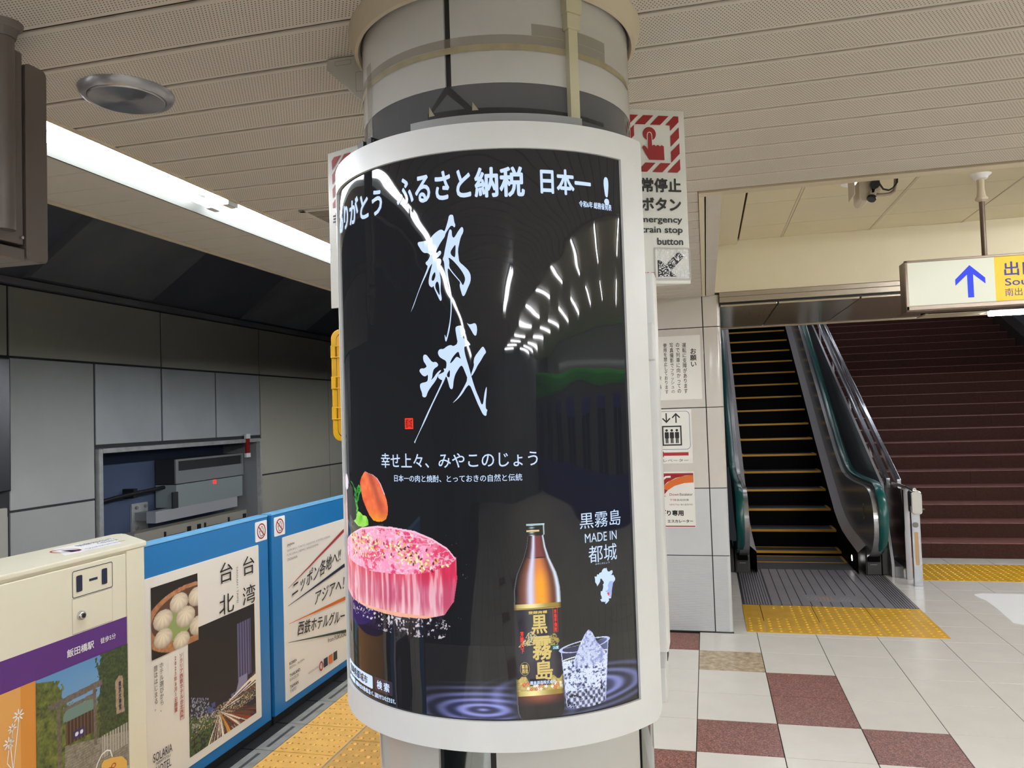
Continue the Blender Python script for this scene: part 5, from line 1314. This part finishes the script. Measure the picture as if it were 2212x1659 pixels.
    # black arrow
    shape([[(.360, 1.930), (.405, 1.930), (.391, 1.9435), (.424, 1.977), (.4115, 1.989), (.3785, 1.956), (.3665, 1.968), (.360, 1.968)]], f, 'black_ink', e, 'arrow')
    return e, f, P
eR, fR, PR = emergency(65, .278, .4385, 'white emergency train stop button sign at right of the pillar', False, 'r')
pouch = thing('sleeve', 'clear glittering plastic sleeve taped over the arrow of the sign', 'sleeve', PR(.395, 1.921, .004))
mb = MB()
def ringp(u0, u1, v0, v1, w_, d0, d1):
    o, i_ = rrect(u0, u1, v0, v1, .004), rrect(u0+w_, u1-w_, v0+w_, v1-w_, .003); n = len(o)
    vs = [PR(u, v, d0) for u, v in o]+[PR(u, v, d1) for u, v in [( (a[0]+b[0])/2, (a[1]+b[1])/2) for a, b in zip(o, i_)]]+[PR(u, v, d0) for u, v in i_]
    fs = [(k, (k+1) % n, n+(k+1) % n, n+k) for k in range(n)]+[(n+k, n+(k+1) % n, 2*n+(k+1) % n, 2*n+k) for k in range(n)]
    mb.add(vs, fs)
ringp(.3505, .4395, 1.9215, 1.9975, .0045, .002, .007)
mat('clear_plastic', (225, 225, 225), 0.12, alpha=.55); mat('crinkle', (235, 235, 235), 0.1, metal=1.0)
build('rim', mb, 'clear_plastic', pouch, smooth=True)
rng = np.random.RandomState(8); mb = MB()
for k in range(520):
    u, v = .357+rng.rand()*.077, 1.927+rng.rand()*.065
    if u > .400 and 1.957 < v < 1.968 and rng.rand() < .8: continue
    if .372 < u < .395 and 1.968 < v < 1.98 and rng.rand() < .75: continue
    if u < .362: continue
    a_ = rng.rand()*6.28; l_ = .0006+rng.rand()*.0022; w_ = .0004+rng.rand()*.0005
    tl = (rng.rand()-.5)*.0016
    c, s = math.cos(a_), math.sin(a_)
    mb.add([PR(u+c*l_-s*w_, v+s*l_+c*w_, .0034+tl), PR(u+c*l_+s*w_, v+s*l_-c*w_, .0034), PR(u-c*l_+s*w_, v-s*l_-c*w_, .0034-tl*.3), PR(u-c*l_-s*w_, v-s*l_+c*w_, .0034+tl*.5)], [(0, 1, 2, 3)])
mat('crinkle_white', (250, 252, 255), 0.25, coat=.5)
tag(build_flat('crinkles', mb, 'crinkle_white', pouch), kind='stuff')
emergency(-70, .372, .533, 'emergency stop sign on left of pillar, half hidden by the display', True, 'l')

# yellow box left of the pillar
yb = thing('yellow_box', 'ribbed yellow plastic box on the far side of the pillar at left', 'box', (-.86, 1.74, 1.58))
mb = MB(); mb.prism(rrect(-.868, -.72, 1.578, 1.846, .022, 6), lambda u, v, d: (u+.0*v, d, v), 1.71, 1.76); build('body', mb, 'box_yellow', yb, bevel=.004)
mb = MB(); mb.prism(rrect(-.852, -.72, 1.588, 1.836, .016, 6), lambda u, v, d: (u, d, v), 1.7065, 1.7105); build('inset', mb, 'joint_brown', yb)
mb = MB(); mb.prism(rrect(-.850, -.72, 1.590, 1.834, .015, 6), lambda u, v, d: (u, d, v), 1.7045, 1.7108); build('cover', mb, 'box_yellow_in', yb)
for z in (1.792, 1.718, 1.645):
    mb = MB(); mb.box(-.864, -.72, 1.700, 1.711, z-.015, z-.012); mb.box(-.864, -.72, 1.700, 1.711, z+.012, z+.015); mb.box(-.864, -.852, 1.7005, 1.711, z-.015, z+.015); build('rib', mb, 'box_yellow', yb, bevel=.001)

# ================================================================== WALL NOTICES
def wq(off): return lambda x, z: (x, 5.9-off, z)
W1, W2, W3 = wq(.004), wq(.005), wq(.006)
def plate(name, label, x0, x1, z0, z1, m='notice_white', r=.003):
    mb = MB(); mb.prism(rrect(x0, x1, z0, z1, r), lambda u, v, d: (u, 5.9-d, v), .0002, .0035)
    o = build(name, mb, m, None); return tag(o, label, 'sign')
n1 = plate('notice', 'white notice board with vertical Japanese writing, topmost on the pier', -.372, -.024, 1.695, 2.168)
text('お\n願\nい', W1, -.100, -.054, 1.936, 2.070, 'black_ink', n1, bold=.02)
for s, x0, x1, z0, z1, m in (('運転に支障があります', -.155, -.126, 1.742, 2.113, 'black_ink'), ('ので列車に向かっての', -.201, -.173, 1.745, 2.115, 'black_ink'),
                             ('使用を禁止しております', -.292, -.266, 1.742, 2.117, 'black_ink')):
    text('\n'.join(s), W1, x0, x1, z0, z1, m, n1, bold=.008)
text('写\n真\n撮\n影\nで', W1, -.246, -.219, 1.935, 2.116, 'black_ink', n1, bold=.008); text('フ\nラ\nッ\nシ\nュ', W1, -.245, -.221, 1.782, 1.925, 'brown_ink', n1, bold=.008); text('の', W1, -.244, -.220, 1.746, 1.768, 'black_ink', n1)
text('駅\n\n長', W1, -.340, -.314, 1.779, 1.872, 'black_ink', n1, bold=.01)
n2 = plate('notice', 'lift sign with two black arrows, three figures and red arrow', -.41, -.108, 1.226, 1.624)
shape([rrect(-.40, -.122, 1.328, 1.612, .03)], W1, 'blue_ink', n2, 'border', holes=[rrect(-.397, -.125, 1.331, 1.609, .028)])
shape([rect(-.324, -.183, 1.358, 1.505)], W1, 'black_ink', n2, 'symbol', holes=[rect(-.314, -.193, 1.368, 1.495)])
for i in range(3):
    x = -.291+.037*i
    shape([circ(x, 1.471, .0095), rrect(x-.0135, x+.0135, 1.416, 1.457, .004), rect(x-.009, x-.001, 1.376, 1.42), rect(x+.001, x+.009, 1.376, 1.42)][:1], W1, 'black_ink', n2, 'symbol')
    shape([rrect(x-.0150, x+.0150, 1.412, 1.458, .005)], W1, 'black_ink', n2, 'symbol')
    shape([rect(x-.010, x-.001, 1.376, 1.413)], W1, 'black_ink', n2, 'symbol'); shape([rect(x+.001, x+.010, 1.376, 1.413)], W1, 'black_ink', n2, 'symbol')
def arr(cx, up_):
    s = 1 if up_ else -1; cz = 1.562; p = [(cx-.0045, cz-.037*s), (cx+.0045, cz-.037*s), (cx+.0045, cz+.018*s), (cx+.024, cz-.002*s), (cx+.031, cz+.004*s), (cx, cz+.037*s), (cx-.031, cz+.004*s), (cx-.024, cz-.002*s), (cx-.0045, cz+.018*s)]
    shape([p], W1, 'black_ink', n2, 'arrow')
arr(-.290, False); arr(-.220, True)
shape([[(-.350, 1.297), (-.318, 1.318), (-.318, 1.308), (-.139, 1.308), (-.139, 1.284), (-.318, 1.284), (-.318, 1.272)]], W1, 'red_ink', n2, 'arrow')
text('エレベーター', W1, -.366, -.143, 1.238, 1.260, 'black_ink', n2)
n3 = plate('notice', 'escalator sign with red and orange curved arrow band, lowest on the pier', -.45, -.107, .757, 1.165)
shape([[(-.45, 1.155), (-.112, 1.155), (-.112, 1.146), (-.45, 1.146)]], W1, 'red_ink', n3)
shape([[(-.45, 1.146), (-.112, 1.146), (-.112, 1.140), (-.17, 1.137), (-.24, 1.120), (-.30, 1.090), (-.345, 1.045), (-.45, 1.0)]], W1, 'sign_red', n3)
shape([[(-.112, 1.140), (-.112, 1.086), (-.18, 1.082), (-.25, 1.062), (-.30, 1.03), (-.33, .995), (-.358, 1.02), (-.33, 1.06), (-.28, 1.10), (-.20, 1.130)]], W2, 'orange_ink', n3, 'arrow')
shape([[(-.30, 1.03), (-.33, .995), (-.315, .985), (-.40, .985), (-.40, 1.06), (-.345, 1.045)]], W3, 'sign_red', n3, 'arrow')
shape([ribbon([(-.36, 1.09), (-.325, 1.115), (-.31, 1.128), (-.275, 1.13)], .014)], W3, 'white_ink', n3)
text('Down', W1, -.288, -.221, .990, 1.008, 'red_ink', n3, bold=.01); text('Escalator', W1, -.214, -.122, .990, 1.008, 'black_ink', n3, bold=.01)
text('下降', W1, -.290, -.240, .950, .967, 'red_ink', n3); text('自动扶梯', W1, -.236, -.152, .950, .967, 'black_ink', n3)
text('내려가는', W1, -.291, -.218, .918, .931, 'red_ink', n3); text('에스컬레이터', W1, -.212, -.126, .918, .931, 'black_ink', n3)
text('下', W1, -.375, -.318, .840, .885, 'red_ink', n3, bold=.04); text('り専用', W1, -.312, -.192, .842, .884, 'black_ink', n3, bold=.04)
text('エスカレーター', W1, -.310, -.127, .792, .815, 'black_ink', n3, bold=.03)
shape([rect(-.45, -.112, .762, .770)], W1, 'red_ink', n3)

# ================================================================== HANGING LIT SIGN
ls = thing('exit_sign', 'lit hanging sign with blue arrow and yellow exit panel', 'sign', (2.0, 4.66, 2.11))
Y0 = 4.60
mb = MB(); mb.box(1.074, 3.1, Y0+.012, 4.725, 2.112, 2.386); build('case', mb, 'sign_frame', ls, bevel=.004)
mb = MB()
for (x0, x1, z0, z1) in ((1.072, 3.1, 2.376, 2.389), (1.072, 3.1, 2.118, 2.142), (1.072, 1.088, 2.118, 2.389)): mb.box(x0, x1, Y0-.006, Y0+.014, z0, z1)
build('frame', mb, 'sign_frame_light', ls, bevel=.003)
mb = MB(); mb.box(1.088, 1.507, Y0, Y0+.012, 2.142, 2.376); build('white_panel', mb, 'lit_panel', ls)
mb = MB(); mb.box(1.507, 3.1, Y0, Y0+.012, 2.142, 2.376); build('yellow_panel', mb, 'lit_yellow', ls)
S1_ = lambda x, z: (x, Y0-.001, z)
shape([[(1.389, 2.343), (1.461, 2.271), (1.461, 2.239), (1.404, 2.293), (1.404, 2.170), (1.375, 2.170), (1.375, 2.293), (1.317, 2.237), (1.317, 2.270)]], S1_, 'sign_blue', ls, 'arrow')
text('出口', S1_, 1.552, 1.705, 2.272, 2.347, 'sign_navy', ls, bold=.015); text('South Exit', S1_, 1.553, 1.86, 2.2205, 2.259, 'sign_navy', ls, bold=.01); text('南出口', S1_, 1.551, 1.674, 2.165, 2.206, 'sign_navy', ls)
mb = MB(); mb.tube([(1.485, 4.665, 2.386), (1.485, 4.665, 2.70)], .0135, 16); build('pole', mb, 'sign_frame', ls, smooth=True)
mb = MB(); mb.lathe([(.0135, 2.69), (.030, 2.700), (.032, 2.708), (.022, 2.722), (.018, 2.76), (.020, HC)], 1.485, 4.665, 24); build('collar', mb, 'trim_beige', ls, smooth=True)
mb = MB(); mb.lathe([(.018, HC-.03), (.034, HC-.026), (.040, HC-.012), (.052, HC-.004), (.054, HC)], 1.485, 4.665, 24); build('ceiling_rose', mb, 'white_ink', ls, smooth=True)

# downlights in the raised ceiling
for x, y, lab in ((.858, 4.58, 'round downlight behind the security camera'), (3.4, 4.6, 'round downlight further right')):
    dl = thing('downlight', lab, 'ceiling light', (x, y, HC-.01))
    mb = MB(); mb.lathe([(.045, HC-.001), (.050, HC-.006), (.075, HC-.010), (.088, HC-.006), (.09, HC)], x, y, 32); build('rim', mb, 'white_ink', dl, smooth=True)
    mb = MB(); mb.lathe([(.0005, HC-.003), (.045, HC-.003)], x, y, 24); build('lamp', mb, 'downlight', dl)

# security camera below the ceiling edge
cc = thing('security_camera', 'cream security camera with black lens hanging from ceiling edge', 'camera', (.65, 3.2, 2.36))
mb = MB(); mb.prism([(p[0], p[1]) for p in rrect(.588, .628, 2.383, 2.475, .018, 5)], lambda u, v, d: (u, d, v), 3.13, 3.25); build('housing', mb, 'camera_white', cc, bevel=.004)
mb = MB(); mb.box(.628, .668, 3.15, 3.26, 2.418, 2.475); build('body', mb, 'camera_white', cc, bevel=.006)
mb = MB(); mb.tube([(.642, 3.15, 2.446), (.638, 3.10, 2.434)], .0165, 18); build('lens', mb, 'lens_black', cc, smooth=True)
mb = MB(); mb.tube([(.640, 3.155, 2.447), (.639, 3.145, 2.4445)], .020, 18); build('lens_ring', mb, 'camera_white', cc, smooth=True)
mb = MB(); mb.tube([(.638, 3.13, 2.424), (.634, 3.125, 2.408), (.630, 3.12, 2.394)], [.010, .014, .014], 16); build('joint', mb, 'chrome', cc, smooth=True)
mb = MB(); mb.tube([(.630, 3.12, 2.396), (.628, 3.118, 2.386), (.626, 3.116, 2.382)], [.015, .017, .015], 16); build('foot', mb, 'lens_black', cc, smooth=True)
mb = MB(); mb.tube([(.645, 3.16, 2.410), (.68, 3.17, 2.410), (.705, 3.18, 2.414), (.722, 3.19, 2.426), (.727, 3.19, 2.445), (.727, 3.19, 2.50)], .0062, 12); build('arm', mb, 'sign_frame_light', cc, smooth=True)
mb = MB(); mb.tube([(.655, 3.14, 2.47), (.662, 3.14, 2.445), (.675, 3.145, 2.425), (.695, 3.15, 2.420), (.715, 3.17, 2.432), (.732, 3.18, 2.455), (.733, 3.18, 2.49)], .0035, 10); build('cable', mb, 'black_rubber', cc, smooth=True)
mb = MB(); mb.box(.566, .569, 3.1, 3.22, 2.405, 2.50); build('side_plate', mb, 'camera_white', cc)

# ================================================================== ESCALATOR
es = thing('escalator', 'down escalator with black steps, yellow edges and green handrails', 'escalator', (.88, 10, 0))
SL = .191/.335
def stepz(k): return .237+.191*k
steps = [(8.60, .001), (8.99, .049)]+[(9.276+.335*k, stepz(k)) for k in range(0, 19)]
for i, (y, z) in enumerate(steps):
    mb = MB(); yb_ = (steps[i+1][0] if i+1 < len(steps) else y+.335)
    mb.box(.42, 1.34, y, yb_+.03, z-.02, z-.0005); s = build('step', mb, 'esc_tread', es)
    mb = MB(); zp = steps[i-1][1] if i else -.1; mb.box(.42, 1.34, y+.004, y+.014, min(zp, z-.02)-.02, z-.015); build('riser', mb, 'esc_black', s)
    mb = MB(); mb.box(.42, 1.34, y-.001, y+.028, z-.022, z+.0012); mb.box(1.312, 1.34, y, yb_, z-.001, z+.0012); mb.box(.42, .448, y, yb_, z-.001, z+.0012)
    if i < 2: mb.box(.42, 1.34, yb_-.05, yb_-.02, z-.001, z+.0012)
    build('yellow_edge', mb, 'esc_yellow', s)
mb = MB(); mb.box(.42, 1.34, 8.225, 8.60, -.03, .0); build('comb_floor', mb, 'esc_tread', es)
mb = MB(); mb.add([(.41, 8.2, -.12), (1.35, 8.2, -.12), (1.35, 9.2, -.12), (.41, 9.2, -.12), (.41, 16, 3.6), (1.35, 16, 3.6)], [(0, 1, 2, 3), (3, 2, 5, 4)]); build('truss', mb, 'esc_black', es)
mb = MB(); mb.box(.226, 1.56, 6.755, 8.225, -.003, .002); fp = build('floor_plate', mb, 'mat_dark', es)
mb = MB()
x = .245
while x < .455: mb.box(x, x+.013, 6.76, 8.20, .002, .0045); x += .021
x = .462
while x < 1.32: mb.box(x, x+.069, 6.76, 8.222, .002, .0045); x += .0775
while x < 1.55: mb.box(x, x+.013, 6.76, 8.0, .002, .0045); x += .021
tag(build('ribs', mb, 'mat_steel', fp), kind='stuff')
mb = MB(); mb.box(.72, 1.16, 6.90, 7.14, .0045, .0052); build('panel', mb, 'mat_steel', fp)
tag(shape([strokep((.86+.03*i, 6.93), (.86+.03*i, 7.08), .010) for i in range(4)], lambda u, v: (u, v, .0056), 'residue', fp, 'worn_mark'), kind='stuff')
tag(shape([circ(.76+.028*i+.014*(j % 2), 6.95+.035*j, .006, .006, 6) for i in range(3) for j in range(4)]+[circ(1.02+.028*i+.014*(j % 2), 6.95+.035*j, .006, .006, 6) for i in range(3) for j in range(4)], lambda u, v: (u, v, .0056), 'aluminium', fp, 'worn_mark'), kind='stuff')
# balustrades
def zline(y, base, z0, y0): return z0+max(0, (y-y0))*SL
RL = [(8.02, .20), (7.86, .245), (7.72, .32), (7.62, .42), (7.575, .53), (7.575, .64), (7.61, .74), (7.69, .82), (7.80, .865), (7.95, .88), (8.2, .875), (8.6, .872), (9.0, .885), (9.25, .925), (9.5, 1.02), (9.75, 1.15)]+[(y, 1.15+(y-9.75)*.60) for y in (10.5, 11.5, 12.5, 13.5, 15)]
def smooth_path(P, it=2):
    for _ in range(it):
        q = [P[0]]
        for a, b in zip(P[:-1], P[1:]): q += [tuple(a[k]*.75+b[k]*.25 for k in (0, 1)), tuple(a[k]*.25+b[k]*.75 for k in (0, 1))]
        P = q+[P[-1]]
    return P
RLs = smooth_path(RL)
def balustrade(xr, sgn):
    """xr: skirt x; sgn +1 for the right-hand side"""
    xh = xr+sgn*.155
    mb = MB(); prof = [(-.040, -.006), (-.036, .012), (-.022, .020), (.022, .020), (.036, .012), (.040, -.006), (.030, -.016), (-.030, -.016)]
    mb.sweep([(xh, y, z) for y, z in RLs], prof); build('handrail', mb, 'handrail_green', es, smooth=True)
    mb = MB(); mb.sweep([(xh, y+(.03 if i < 20 else 0), z-.03 if i > 20 else z) for i, (y, z) in enumerate(RLs)], [(-.022, -.012), (-.022, .008), (.022, .008), (.022, -.012)]); build('handrail_guide', mb, 'esc_steel', es, smooth=True)
    low = [(8.03, .23), (8.6, .275), (8.893, .31), (9.1, .36), (9.341, .447), (9.932, .765), (10.753, 1.216), (12.082, 1.99), (15, 3.68)]
    top = [(y, z-.035) for y, z in RLs]
    # inner panel: between guide curve and deck line
    x1 = xr+sgn*.075
    out = [(y, z) for y, z in top if y <= 15][:]
    poly = [(p[0]+.02 if p[0] < 8 else p[0], p[1]) for p in out]+low[::-1]
    mb = MB(); mb.prism(poly, lambda u, v, d: (d, u, v), x1, x1+sgn*.09)
    build('inner_panel', mb, 'esc_side', es)
    # sloping deck and skirt
    mb = MB(); n = len(low)
    mb.V = [(xr, y, z-.02) for y, z in low]+[(x1, y, z+.05) for y, z in low]; mb.F = [(i, i+1, n+i+1, n+i) for i in range(n-1)]
    build('deck', mb, 'esc_steel', es, smooth=True)
    mb = MB(); mb.V = [(xr, y, z-.02) for y, z in low]+[(xr, y, z-.55) for y, z in low]; mb.F = [(i, i+1, n+i+1, n+i) for i in range(n-1)]
    build('skirt', mb, 'esc_black', es)
    # newel base
    a, b = sorted((xr+sgn*.065, xr+sgn*.205)); mb = MB(); mb.box(a, b, 8.035, 8.5, 0, .235)
    nb = build('newel_base', mb, 'esc_base', es, bevel=.006)
    mb = MB(); mb.box(a+.012, b-.012, 8.025, 8.04, .005, .13); build('cover', mb, 'grey_metal' if False else 'esc_base', nb, bevel=.003)
    mb = MB(); mb.box(a+.02, b-.02, 7.98, 8.04, .132, .22); build('brush_inlet', mb, 'esc_black', nb)
    mb = MB(); mb.box((a+b)/2-.03, (a+b)/2+.03, 8.018, 8.026, .098, .102); build('label_plate', mb, 'grey_metal', nb)
    a, b = sorted((xr+sgn*.215, xr+sgn*.290)); mb = MB(); mb.box(a, b, 8.05, 8.5, 0, .245); build('newel_base', mb, 'esc_base', es, bevel=.006)
balustrade(1.34, 1); balustrade(.42, -1)
mb = MB(); mb.tube([(1.345, 8.36, .10), (1.338, 8.36, .10)], .03, 12); build('skirt_light', mb, 'downlight', es)
shape([circ(8.05, .60, .035, .075)], lambda u, v: (1.4125, u, v), 'tag_yellow', es, 'sticker', holes=[circ(8.05, .60, .027, .062)])
shape([circ(8.05, .60, .015, .04)], lambda u, v: (1.4122, u, v), 'dark_green_ink', es, 'sticker')

# steel barrier with two sloping rails between escalator and stairs
sr = thing('stair_rail', 'polished steel barrier and twin sloping handrails between escalator and stairs', 'handrail', (1.72, 10, 0))
def flat(y0, z0, y1, z1, x0, x1, h, m='rail_steel', nm='rail'):
    mb = MB(); mb.prism([(y0, z0), (y1, z1), (y1, z1+h), (y0, z0+h)], lambda u, v, d: (d, u, v), x0, x1); return build(nm, mb, m, sr, bevel=.003)
flat(8.25, .80, 14.5, 3.80, 1.665, 1.70, .09); flat(8.15, .80, 14.0, 3.50, 1.74, 1.775, .085)
for y in (9.0, 10.1, 11.2, 12.3):
    mb = MB(); mb.box(1.668, 1.690, y, y+.022, (y-8.25)*.48-.05, .80+(y-8.25)*.48); build('baluster', mb, 'esc_steel', sr, bevel=.002)
mb = MB(); mb.prism([(7.95, .12), (8.25, .80), (8.25, .84), (15, 3.9), (15, 2.9), (8.6, .0), (7.95, .0)], lambda u, v, d: (d, u, v), 1.615, 1.64); build('side_cladding', mb, 'esc_side', sr)
mb = MB(); mb.tube([(1.765, 7.62, .842), (1.74, 8.0, .845), (1.70, 8.5, .842), (1.69, 8.9, .86)], .017, 12); build('top_rail', mb, 'chrome', sr, smooth=True)
mb = MB(); mb.prism([(7.84, .82), (8.6, .82), (8.6, .28), (8.2, .02), (7.86, .10)], lambda u, v, d: (d, u, v), 1.712, 1.722); build('infill_panel', mb, 'glass_dark', sr)
mb = MB(); mb.box(1.718, 1.768, 7.85, 7.89, 0, .83); build('post', mb, 'esc_steel', sr, bevel=.004)
mb = MB(); mb.box(1.718, 1.790, 7.58, 7.62, 0, .70); p2_ = build('post', mb, 'rail_steel', sr, bevel=.004)
mb = MB(); mb.prism([(p[0], p[1]) for p in rrect(1.722, 1.812, .628, .838, .03, 6)], lambda u, v, d: (u, d, v), 7.57, 7.70); build('end_cap', mb, 'chrome', sr, bevel=.008)
mb = MB(); mb.tube([(1.81, 7.62, .672), (1.838, 7.60, .674)], .007, 10); build('stub', mb, 'chrome', sr, smooth=True)
shape([rrect(1.736, 1.768, .185, .475, .008)], lambda u, v: (u, 7.5788, v), 'residue', p2_, 'adhesive_residue'); shape([rrect(1.725, 1.772, .515, .560, .016)], lambda u, v: (u, 7.5788, v), 'conduit_grey', p2_, 'adhesive_residue')
mb = MB(); mb.box(1.64, 1.715, 7.94, 8.5, 0, .10); build('foot_box', mb, 'grey_metal', sr, bevel=.004)

# ================================================================== STAIRS
st = thing('staircase', 'wide brown granite staircase rising beyond the escalator', 'staircase', (2.9, 10, 0))
RI, TR = .157, .345
x0s, x1s = 1.70, 5.30
rng = np.random.RandomState(12)
y, z = 8.95, 0.0
for k in range(21):
    ztop = z+RI; tread = TR if k != 12 else 1.25
    cuts = [x0s, x0s+.35+rng.rand()*1.0, 0, 0, x1s]; cuts[2] = cuts[1]+1.0+.2*rng.rand(); cuts[3] = cuts[2]+1.0
    for a, b in zip(cuts[:-1], cuts[1:]):
        if b-a < .05: continue
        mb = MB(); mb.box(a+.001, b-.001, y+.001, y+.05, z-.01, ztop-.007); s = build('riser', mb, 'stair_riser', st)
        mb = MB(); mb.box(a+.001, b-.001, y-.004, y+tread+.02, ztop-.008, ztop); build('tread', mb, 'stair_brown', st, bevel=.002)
    y += tread; z = ztop
mb = MB(); mb.add([(x0s, 9.05, -.05), (x1s, 9.05, -.05), (x1s, y+.6, z-.1), (x0s, y+.6, z-.1)], [(0, 1, 2, 3)]); build('underside', mb, 'stair_wall', st)
mb = MB(); mb.box(x0s, x1s, y, y+3, z-.03, z); build('landing', mb, 'stair_brown', st)
wr = struct('wall_right', 'dark wall and skirting on the right of the stairs', (4.4, 12, 0))
mb = MB(); mb.box(5.5, 5.7, 8.9, 22, 0, 7.5); build('wall', mb, 'stair_side', wr)
mb = MB(); mb.prism([(8.9, -.0), (8.9, .30), (13.1, 2.2), (14.3, 2.34), (19, 4.5), (19, 0)], lambda u, v, d: (d, u, v), 5.30, 5.5); build('baseboard_right', mb, 'stair_wall', wr)
hr = thing('wall_handrail', 'steel wall handrail at upper right of the stairs', 'handrail', (5.38, 13, 1.0))
mb = MB(); mb.tube([(5.38, 8.9, 1.1), (5.38, 13.1, 3.0), (5.38, 14.3, 3.1), (5.38, 19, 5.25)], .022, 12); build('rail', mb, 'esc_steel', hr, smooth=True)
mb = MB()
for y_ in (10.2, 11.6, 12.8): mb.box(5.38, 5.5, y_, y_+.03, 1.05+(y_-8.9)*.452, 1.07+(y_-8.9)*.452)
tag(build('bracket', mb, 'esc_steel', hr), kind='stuff')
sh = struct('wall_shaft', 'dark sloping ceiling over the stair shaft', (2, 12, 3))
mb = MB(); mb.add([(0.1, 7.56, 2.6), (5.6, 7.56, 2.6), (5.6, 22, 8.4), (0.1, 22, 8.4)], [(0, 1, 2, 3)]); mb.box(0.1, 5.6, 22, 22.2, 0, 9); build('slab', mb, 'tunnel_mid', sh)
we = struct('wall_end', 'end wall right of the stairs', (7.5, 8.9, 0)); mb = MB(); mb.box(5.5, 9.5, 8.9, 9.1, 0, 2.9); build('wall', mb, 'wall_tile', we)

# light fixture below the soffit
sl = thing('ceiling_light', 'slim white fluorescent fitting under the metal soffit at right', 'ceiling light', (2.3, 6.95, 2.3))
mb = MB(); mb.box(1.76, 3.1, 6.86, 7.10, 2.325, 2.362); build('body', mb, 'dimmed_reflector', sl, bevel=.004)
mb = MB(); mb.box(1.74, 2.20, 6.88, 7.14, 2.318, 2.328); build('end_plate', mb, 'trim_beige', sl)
mb = MB(); mb.tube([(2.23, 6.99, 2.312), (3.1, 6.99, 2.312)], .022, 12); build('tube', mb, 'hall_tube', sl, smooth=True)

# ================================================================== CONCOURSE BEHIND THE VIEWER (light and reflections)
for j, y_ in enumerate([.75-1.35*k for k in range(-3, 10)]):
    for x0, x1 in ((3.0, 4.35), (5.5, 7.1)):
        cl_ = thing('ceiling_light', 'single fluorescent fitting of the concourse ceiling, out of view', 'ceiling light', ((x0+x1)/2, y_, HC-.05), 'concourse ceiling lights')
        mb = MB(); mb.tube([(x0, y_, HC-.03), (x1, y_, HC-.03)], .0145, 8); build('tube', mb, 'hall_tube', cl_, smooth=True)
        mb = MB(); mb.box(x0-.02, x1+.02, y_-.05, y_+.05, HC-.012, HC-.001); build('body', mb, 'dimmed_reflector', cl_)
pl2 = thing('ceiling_light', 'twin-tube fitting in the low ceiling behind the viewer', 'ceiling light', (.72, -2.1, CH-.05))
for dx in (0, .07):
    mb = MB(); mb.tube([(.70+dx, -2.76, CH-.03), (.70+dx, -1.39, CH-.03)], .016, 8); build('tube', mb, 'tube', pl2, smooth=True)
mb = MB(); mb.box(.66, .81, -2.80, -1.35, CH-.012, CH-.001); build('body', mb, 'dimmed_reflector', pl2)
tn = thing('train', 'train with green roof line and blue doors on the far track', 'train', (11, -2, -1.1))
mb = MB(); mb.box(9.9, 12.5, -14, 6.5, -.9, 2.0); build('body', mb, 'train_grey', tn, bevel=.08)
mb = MB(); mb.box(9.88, 12.52, -14, 6.5, 1.95, 2.35); build('roof', mb, 'train_green', tn, bevel=.1)
mb = MB(); mb.box(9.87, 9.9, -14, 6.5, -.2, .75); build('stripe', mb, 'train_blue', tn)
for k in range(8):
    mb = MB(); mb.box(9.86, 9.89, -13+2.4*k, -11.7+2.4*k, -.15, 1.8); d_ = build('door', mb, 'train_blue', tn, bevel=.02)
    mb = MB(); mb.box(9.84, 9.87, -12.9+2.4*k, -12.42+2.4*k, .75, 1.6); mb.box(9.84, 9.87, -12.28+2.4*k, -11.8+2.4*k, .75, 1.6); build('window', mb, 'glass_dark', d_)
wfar = struct('wall_far', 'far wall beyond the second track', (14, 0, 0)); mb = MB(); mb.box(14, 14.2, -14, 9, -1.3, 3.5); build('wall', mb, 'wall_tile', wfar)
cfar = struct('ceiling_far', 'ceiling over the second track', (11.7, 0, 3.3)); mb = MB(); mb.box(9.5, 14.2, -14, 9, 3.3, 3.4); build('slab', mb, 'ceiling_plain', cfar)
cl4 = thing('ceiling_light', 'long fluorescent line above the second track', 'ceiling light', (9.7, -3, 3.0))
mb = MB(); mb.tube([(9.8, -14, 3.1), (9.8, 6, 3.1)], .02, 8); build('tube', mb, 'hall_tube', cl4, smooth=True)
wb = struct('wall_rear', 'dark end of the platform behind the viewer', (0, -12, 0)); mb = MB(); mb.box(-6.5, 14.2, -14.2, -14, -1.3, 4); build('wall', mb, 'tunnel_mid', wb)

for k in range(4):
    y_ = 9.0+2.8*k; z_ = 2.6+(y_-7.56)*.402-.06
    fx = thing('ceiling_light', ['fluorescent fitting nearest in the stair shaft', 'fluorescent fitting midway up the stair shaft', 'third fluorescent fitting up the stair shaft', 'fluorescent fitting at top of the stair shaft'][k], 'ceiling light', (2.4, y_, z_-.1))
    for x_ in (.5, 2.4, 3.9):
        mb = MB(); mb.tube([(x_, y_, z_-.07), (x_+1.2, y_, z_-.07)], .018, 8); build('tube', mb, 'shaft_tube', fx, smooth=True)
    mb = MB(); mb.box(.4, 5.2, y_-.06, y_+.06, z_-.03, z_+.05); build('body', mb, 'dimmed_reflector', fx)
